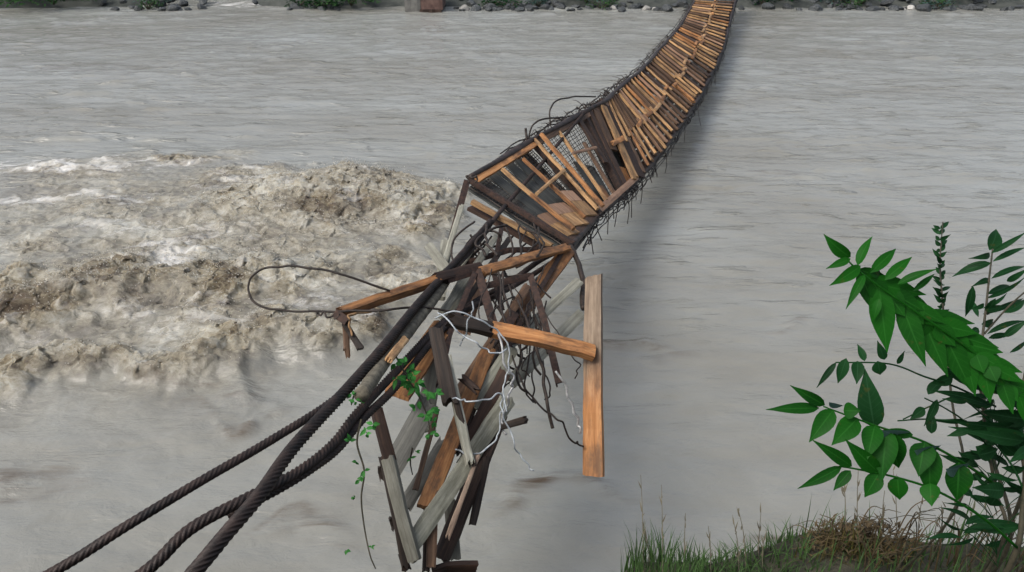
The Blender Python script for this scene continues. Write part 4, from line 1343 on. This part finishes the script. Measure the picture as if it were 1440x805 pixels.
# right dark fronds
fr = MB()
for a in [(1325, 516, 1440, 562, 22), (1332, 520, 1440, 550, 18), (1440, 600, 1336, 594, 22), (1445, 612, 1335, 602, 20), (1440, 620, 1358, 606, 22), (1420, 600, 1440, 650, 26), (1430, 640, 1400, 618, 20), (1450, 590, 1380, 580, 30), (1410, 612, 1444, 590, 30),
          (1436, 740, 1368, 746, 16), (1370, 735, 1440, 738, 14), (1412, 690, 1374, 688, 26), (1400, 700, 1392, 712, 22), (1375, 640, 1405, 632, 24), (1372, 628, 1404, 640, 22), (1440, 660, 1408, 658, 16), (1448, 570, 1410, 555, 24), (1440, 545, 1452, 590, 30),
          (1408, 686, 1440, 690, 10), (1390, 570, 1310, 548, 16), (1340, 530, 1310, 540, 20), (1450, 630, 1420, 650, 18)]:
    px_leaf(fr, *a, d=1.95 + rnd.uniform(-.04, .04), dd=rnd.uniform(-.05, .05), rnd=rnd, roll=rnd.uniform(-.6, .6))
for a in [(1305, 555, 1330, 530, 18), (1300, 574, 1280, 590, 16), (1318, 562, 1300, 600, 14), (1310, 610, 1312, 580, 16)]:
    px_leaf(fr, *a, d=2.0, rnd=rnd, roll=rnd.uniform(-.5, .5))
for k in range(46):
    bx, by = rnd.uniform(1350, 1450), rnd.uniform(560, 760)
    a = rnd.uniform(-.5, .9) + (math.pi if rnd.random() < .6 else 0)
    L = rnd.uniform(22, 52)
    px_leaf(fr, bx, by, bx + math.cos(a) * L, by + math.sin(a) * L * .8, rnd.uniform(6, 14), d=2.02 + rnd.uniform(-.1, .12), dd=rnd.uniform(-.05, .05), rnd=rnd, roll=rnd.uniform(-.8, .8), curl=.2)
    frond_axis(fr, [(bx, by, 2.04), ((bx + 1400) / 2, by + 16, 2.04), (1402, by + 40, 2.04)], .0014, .0008)
frond_axis(fr, [(1452, 720, 1.95), (1420, 650, 1.97), (1370, 600, 1.98), (1310, 590, 2.0), (1262, 592, 2.02)], .003)
frond_axis(fr, [(1400, 600, 2.0), (1350, 560, 2.0), (1312, 570, 2.02), (1270, 590, 2.02)], .0025)
frond_axis(fr, [(1400, 640, 2.0), (1360, 596, 2.0), (1330, 575, 2.0), (1300, 560, 2.0)], .0025)
fr.build('frond', M['leafdark'], sap, True)

# narrow-leaved sapling at the upper right
sap2 = thing('narrow_leaved_sapling', 'sapling with narrow curving leaves at the right edge above the big frond', 'sapling', (1.52, 1.9, bz(1.52, 1.9)))
st = MB()
add_tube(st, catmull([Vector((1.52, 1.9, bz(1.52, 1.9) - .03)), P(1420, 760, 2.3), P(1396, 640, 2.25), P(1380, 520, 2.2), P(1388, 420, 2.2), P(1396, 350, 2.2)], 6), .007, 6, .002)
add_tube(st, catmull([Vector((1.54, 1.92, bz(1.54, 1.92) - .03)), P(1436, 700, 2.3), P(1430, 600, 2.25), P(1446, 500, 2.2)], 6), .007, 6, .003)
add_tube(st, catmull([P(1384, 470, 2.2), P(1420, 430, 2.2), P(1460, 395, 2.2)], 6), .003, 5, .002)
st.build('stem', M['stem'], sap2)
fr = MB()
for a in [(1391, 352, 1403, 321, 24), (1394, 356, 1445, 326, 9), (1396, 368, 1445, 346, 9), (1394, 370, 1338, 388, 15), (1392, 358, 1366, 364, 10), (1394, 392, 1446, 372, 10), (1392, 394, 1368, 402, 10), (1368, 402, 1358, 448, 13), (1388, 414, 1428, 402, 13), (1386, 420, 1446, 390, 8),
          (1382, 434, 1420, 412, 7), (1385, 436, 1412, 430, 12), (1382, 442, 1446, 418, 9), (1376, 446, 1366, 420, 8), (1412, 440, 1446, 420, 12), (1388, 470, 1446, 448, 10), (1390, 476, 1425, 470, 10), (1412, 474, 1446, 450, 12), (1420, 496, 1446, 478, 7), (1394, 370, 1358, 376, 6), (1384, 428, 1364, 436, 8), (1416, 396, 1446, 378, 10),
          (1400, 420, 1386, 446, 12), (1376, 462, 1364, 470, 12), (1380, 456, 1400, 452, 14)]:
    px_leaf(fr, *a, d=2.2 + rnd.uniform(-.05, .05), dd=rnd.uniform(-.08, .08), rnd=rnd, roll=rnd.uniform(-.5, .5), curl=.18)
fr.build('foliage', M['leafdark'], sap2, True)
# thin tall stalk with tiny leaves
sap3 = thing('slender_weed', 'slender upright weed stalk with tiny leaves above the big frond', 'weed', (1.36, 2.05, bz(1.36, 2.05)))
st = MB()
add_tube(st, catmull([Vector((1.36, 2.05, bz(1.36, 2.05) - .03)), P(1352, 700, 2.45), P(1338, 560, 2.42), P(1326, 430, 2.4), P(1322, 370, 2.4), P(1326, 312, 2.4)], 6), .005, 6, .0015)
st.build('stem', M['stem'], sap3)
fr = MB()
for y in range(316, 440, 8):
    for sgn in (-1, 1):
        x0 = 1323 + (y - 370) * .02
        px_leaf(fr, x0, y + 6, x0 + sgn * rnd.uniform(3, 14), y + rnd.uniform(-6, 4), 7, d=2.4, dd=rnd.uniform(-.05, .05), rnd=rnd)
fr.build('foliage', M['leafdark'], sap3)

# ================================================================== BANK: grass, stalks, dry bush
def blade(mb, x, y, z, h, lean, wdt, rnd):
    a = rnd.uniform(0, 6.28)
    dx, dy = math.cos(a) * lean, math.sin(a) * lean
    wx_, wy_ = math.cos(a + 1.57) * wdt / 2, math.sin(a + 1.57) * wdt / 2
    vs = []
    for i in range(5):
        q = i / 4
        cx, cy, cz = x + dx * q * q, y + dy * q * q, z + h * (q - .18 * lean / max(h, .01) * q * q)
        k = 1 - q ** 1.6 * .95
        vs += [(cx - wx_ * k, cy - wy_ * k, cz), (cx + wx_ * k, cy + wy_ * k, cz)]
    mb.add(vs, [[i * 2, i * 2 + 1, i * 2 + 3, i * 2 + 2] for i in range(4)])


rnd = random.Random(55)
grass = {'a': MB()}
for k in range(4300):
    x = rnd.uniform(.44, 2.3)
    y = rnd.uniform(1.6, 2.38)
    z = bz(x, y) - .015
    tall = .10 + .12 * (0.5 + .5 * math.sin(x * 9 + 1.3) * math.cos(y * 7)) * rnd.uniform(.4, 1.4)
    if x < .92: tall = tall * 1.05 * (.6 + .6 * math.exp(-((x - .58) / .16) ** 2))
    elif x < 1.15: tall *= .5
    else: tall *= .75
    if x > 1.1 and rnd.random() < .72: continue
    if x > 1.1 and rnd.random() < .12: tall *= 1.9
    blade(grass['a'], x, y, z, tall, rnd.uniform(.01, .09), rnd.uniform(.004, .008), rnd)
gm = leaf_mat('grass_blade', (0.010, 0.026, 0.008), (0.05, 0.105, 0.03), .2)
g = grass['a'].build('grass', gm)
g['kind'] = 'stuff'
tag(g, 'green grass growing along the edge of the near bank', 'grass')


def stalk(label, px, py_base, py_tip, lean, d, group):
    mb = MB()
    add_tube(mb, catmull([P(px, py_base + 30, d), P(px + lean * .3, (py_base + py_tip) / 2, d), P(px + lean, py_tip, d)], 5), .0022, 5, .001)
    for k in range(5):
        q = rnd.uniform(.2, 1)
        x, y = px + lean * q, py_base + (py_tip - py_base) * q
        px_leaf(mb, x, y, x + rnd.uniform(-6, 6), y - rnd.uniform(5, 16), 2.2, d=d, rnd=rnd)
    tag(mb.build('weed_stalk', M['drystalk']), label, 'weed stalk', group)


for px, b, t, ln in ((905, 800, 668, -4), (932, 790, 682, -2), (915, 800, 735, -12), (962, 800, 722, 2), (1000, 800, 740, -4), (1050, 800, 715, -12), (1066, 800, 722, 4), (1072, 800, 760, 2), (1040, 800, 735, -8), (1190, 745, 672, -4), (1205, 745, 660, 2), (1240, 750, 690, 4), (1262, 752, 660, -6), (1290, 760, 690, 10), (1340, 770, 690, 8), (1358, 780, 700, 14), (1310, 770, 712, 20), (1390, 780, 690, -6)):
    stalk('thin dry weed stalk standing up out of the grass on the near bank', px, b, t, ln, 3.0, 'dry weed stalks on the near bank')

db = thing('dry_bush', 'tangled rusty brown dry bush on the edge of the near bank', 'bush', (1.3, 2.2, bz(1.3, 2.2)))
mb = MB()
for k in range(190):
    a, e = rnd.uniform(0, 6.28), rnd.uniform(.05, 1.4)
    r0 = rnd.uniform(.0, .12)
    L = rnd.uniform(.04, .105)
    p = Vector((1.3 + math.cos(a) * r0 * 1.4, 2.2 + math.sin(a) * r0 * .7, bz(1.3, 2.2) + rnd.uniform(-.02, .05)))
    q = p + Vector((math.cos(a) * math.cos(e) * L * 1.2, math.sin(a) * math.cos(e) * L, math.sin(e) * L))
    add_tube(mb, catmull([p, p.lerp(q, .5) + Vector((rnd.uniform(-.03, .03), rnd.uniform(-.03, .03), .02)), q + Vector((rnd.uniform(-.03, .03), 0, -.02))], 3), .0025, 4, .001)
mb.build('twigs', M['twig'], db)
mb = MB()
for k in range(500):
    a, r0 = rnd.uniform(0, 6.28), rnd.uniform(0, .2)
    p = Vector((1.3 + math.cos(a) * r0 * 1.1, 2.2 + math.sin(a) * r0 * .6, bz(1.3, 2.2) + rnd.uniform(.0, .16) * (1 - r0 * 3)))
    add_leaf(mb, p, p + Vector((rnd.uniform(-1, 1), rnd.uniform(-1, 1), rnd.uniform(-.5, 1))).normalized() * .03, .008, Vector((0, 0, 1)), seg=3)
mb.build('dry_leaves', M['twig'], db)
mb = MB()
for k in range(300):
    x, y = rnd.gauss(1.26, .075), rnd.gauss(2.2, .06)
    blade(mb, x, y, bz(x, y) - .01, rnd.uniform(.05, .13), rnd.uniform(.01, .08), rnd.uniform(.003, .006), rnd)
mb.build('dry_blades', leaf_mat('dry_blade', (0.018, 0.022, 0.006), (0.085, 0.080, 0.022), .2), db)
# arching dry stems beside it
for k in range(60):
    x, y = rnd.uniform(1.2, 2.05), rnd.uniform(1.9, 2.3)
    z = bz(x, y)
    a = rnd.uniform(-.6, .8)
    mb = MB()
    L = rnd.uniform(.15, .32)
    add_tube(mb, catmull([(x, y, z - .01), (x + a * L * .3, y, z + L * .7), (x + a * L, y + rnd.uniform(-.05, .05), z + L * rnd.uniform(.6, .95))], 6), .003, 5, .001)
    tag(mb.build('dry_weed', M['twig' if k % 3 else 'stem']), 'thin dry stem arching up out of the grass around and right of the brown bush', 'dry stem', 'arching dry stems by the brown bush')
st_ = bpy.data.objects.new('stone', prock)
C.objects.link(st_)
st_.location = P(1131, 796, 2.95)
st_.scale = (.032, .03, .026)
tag(st_, 'small pale stone lying in the grass on the near bank', 'stone')
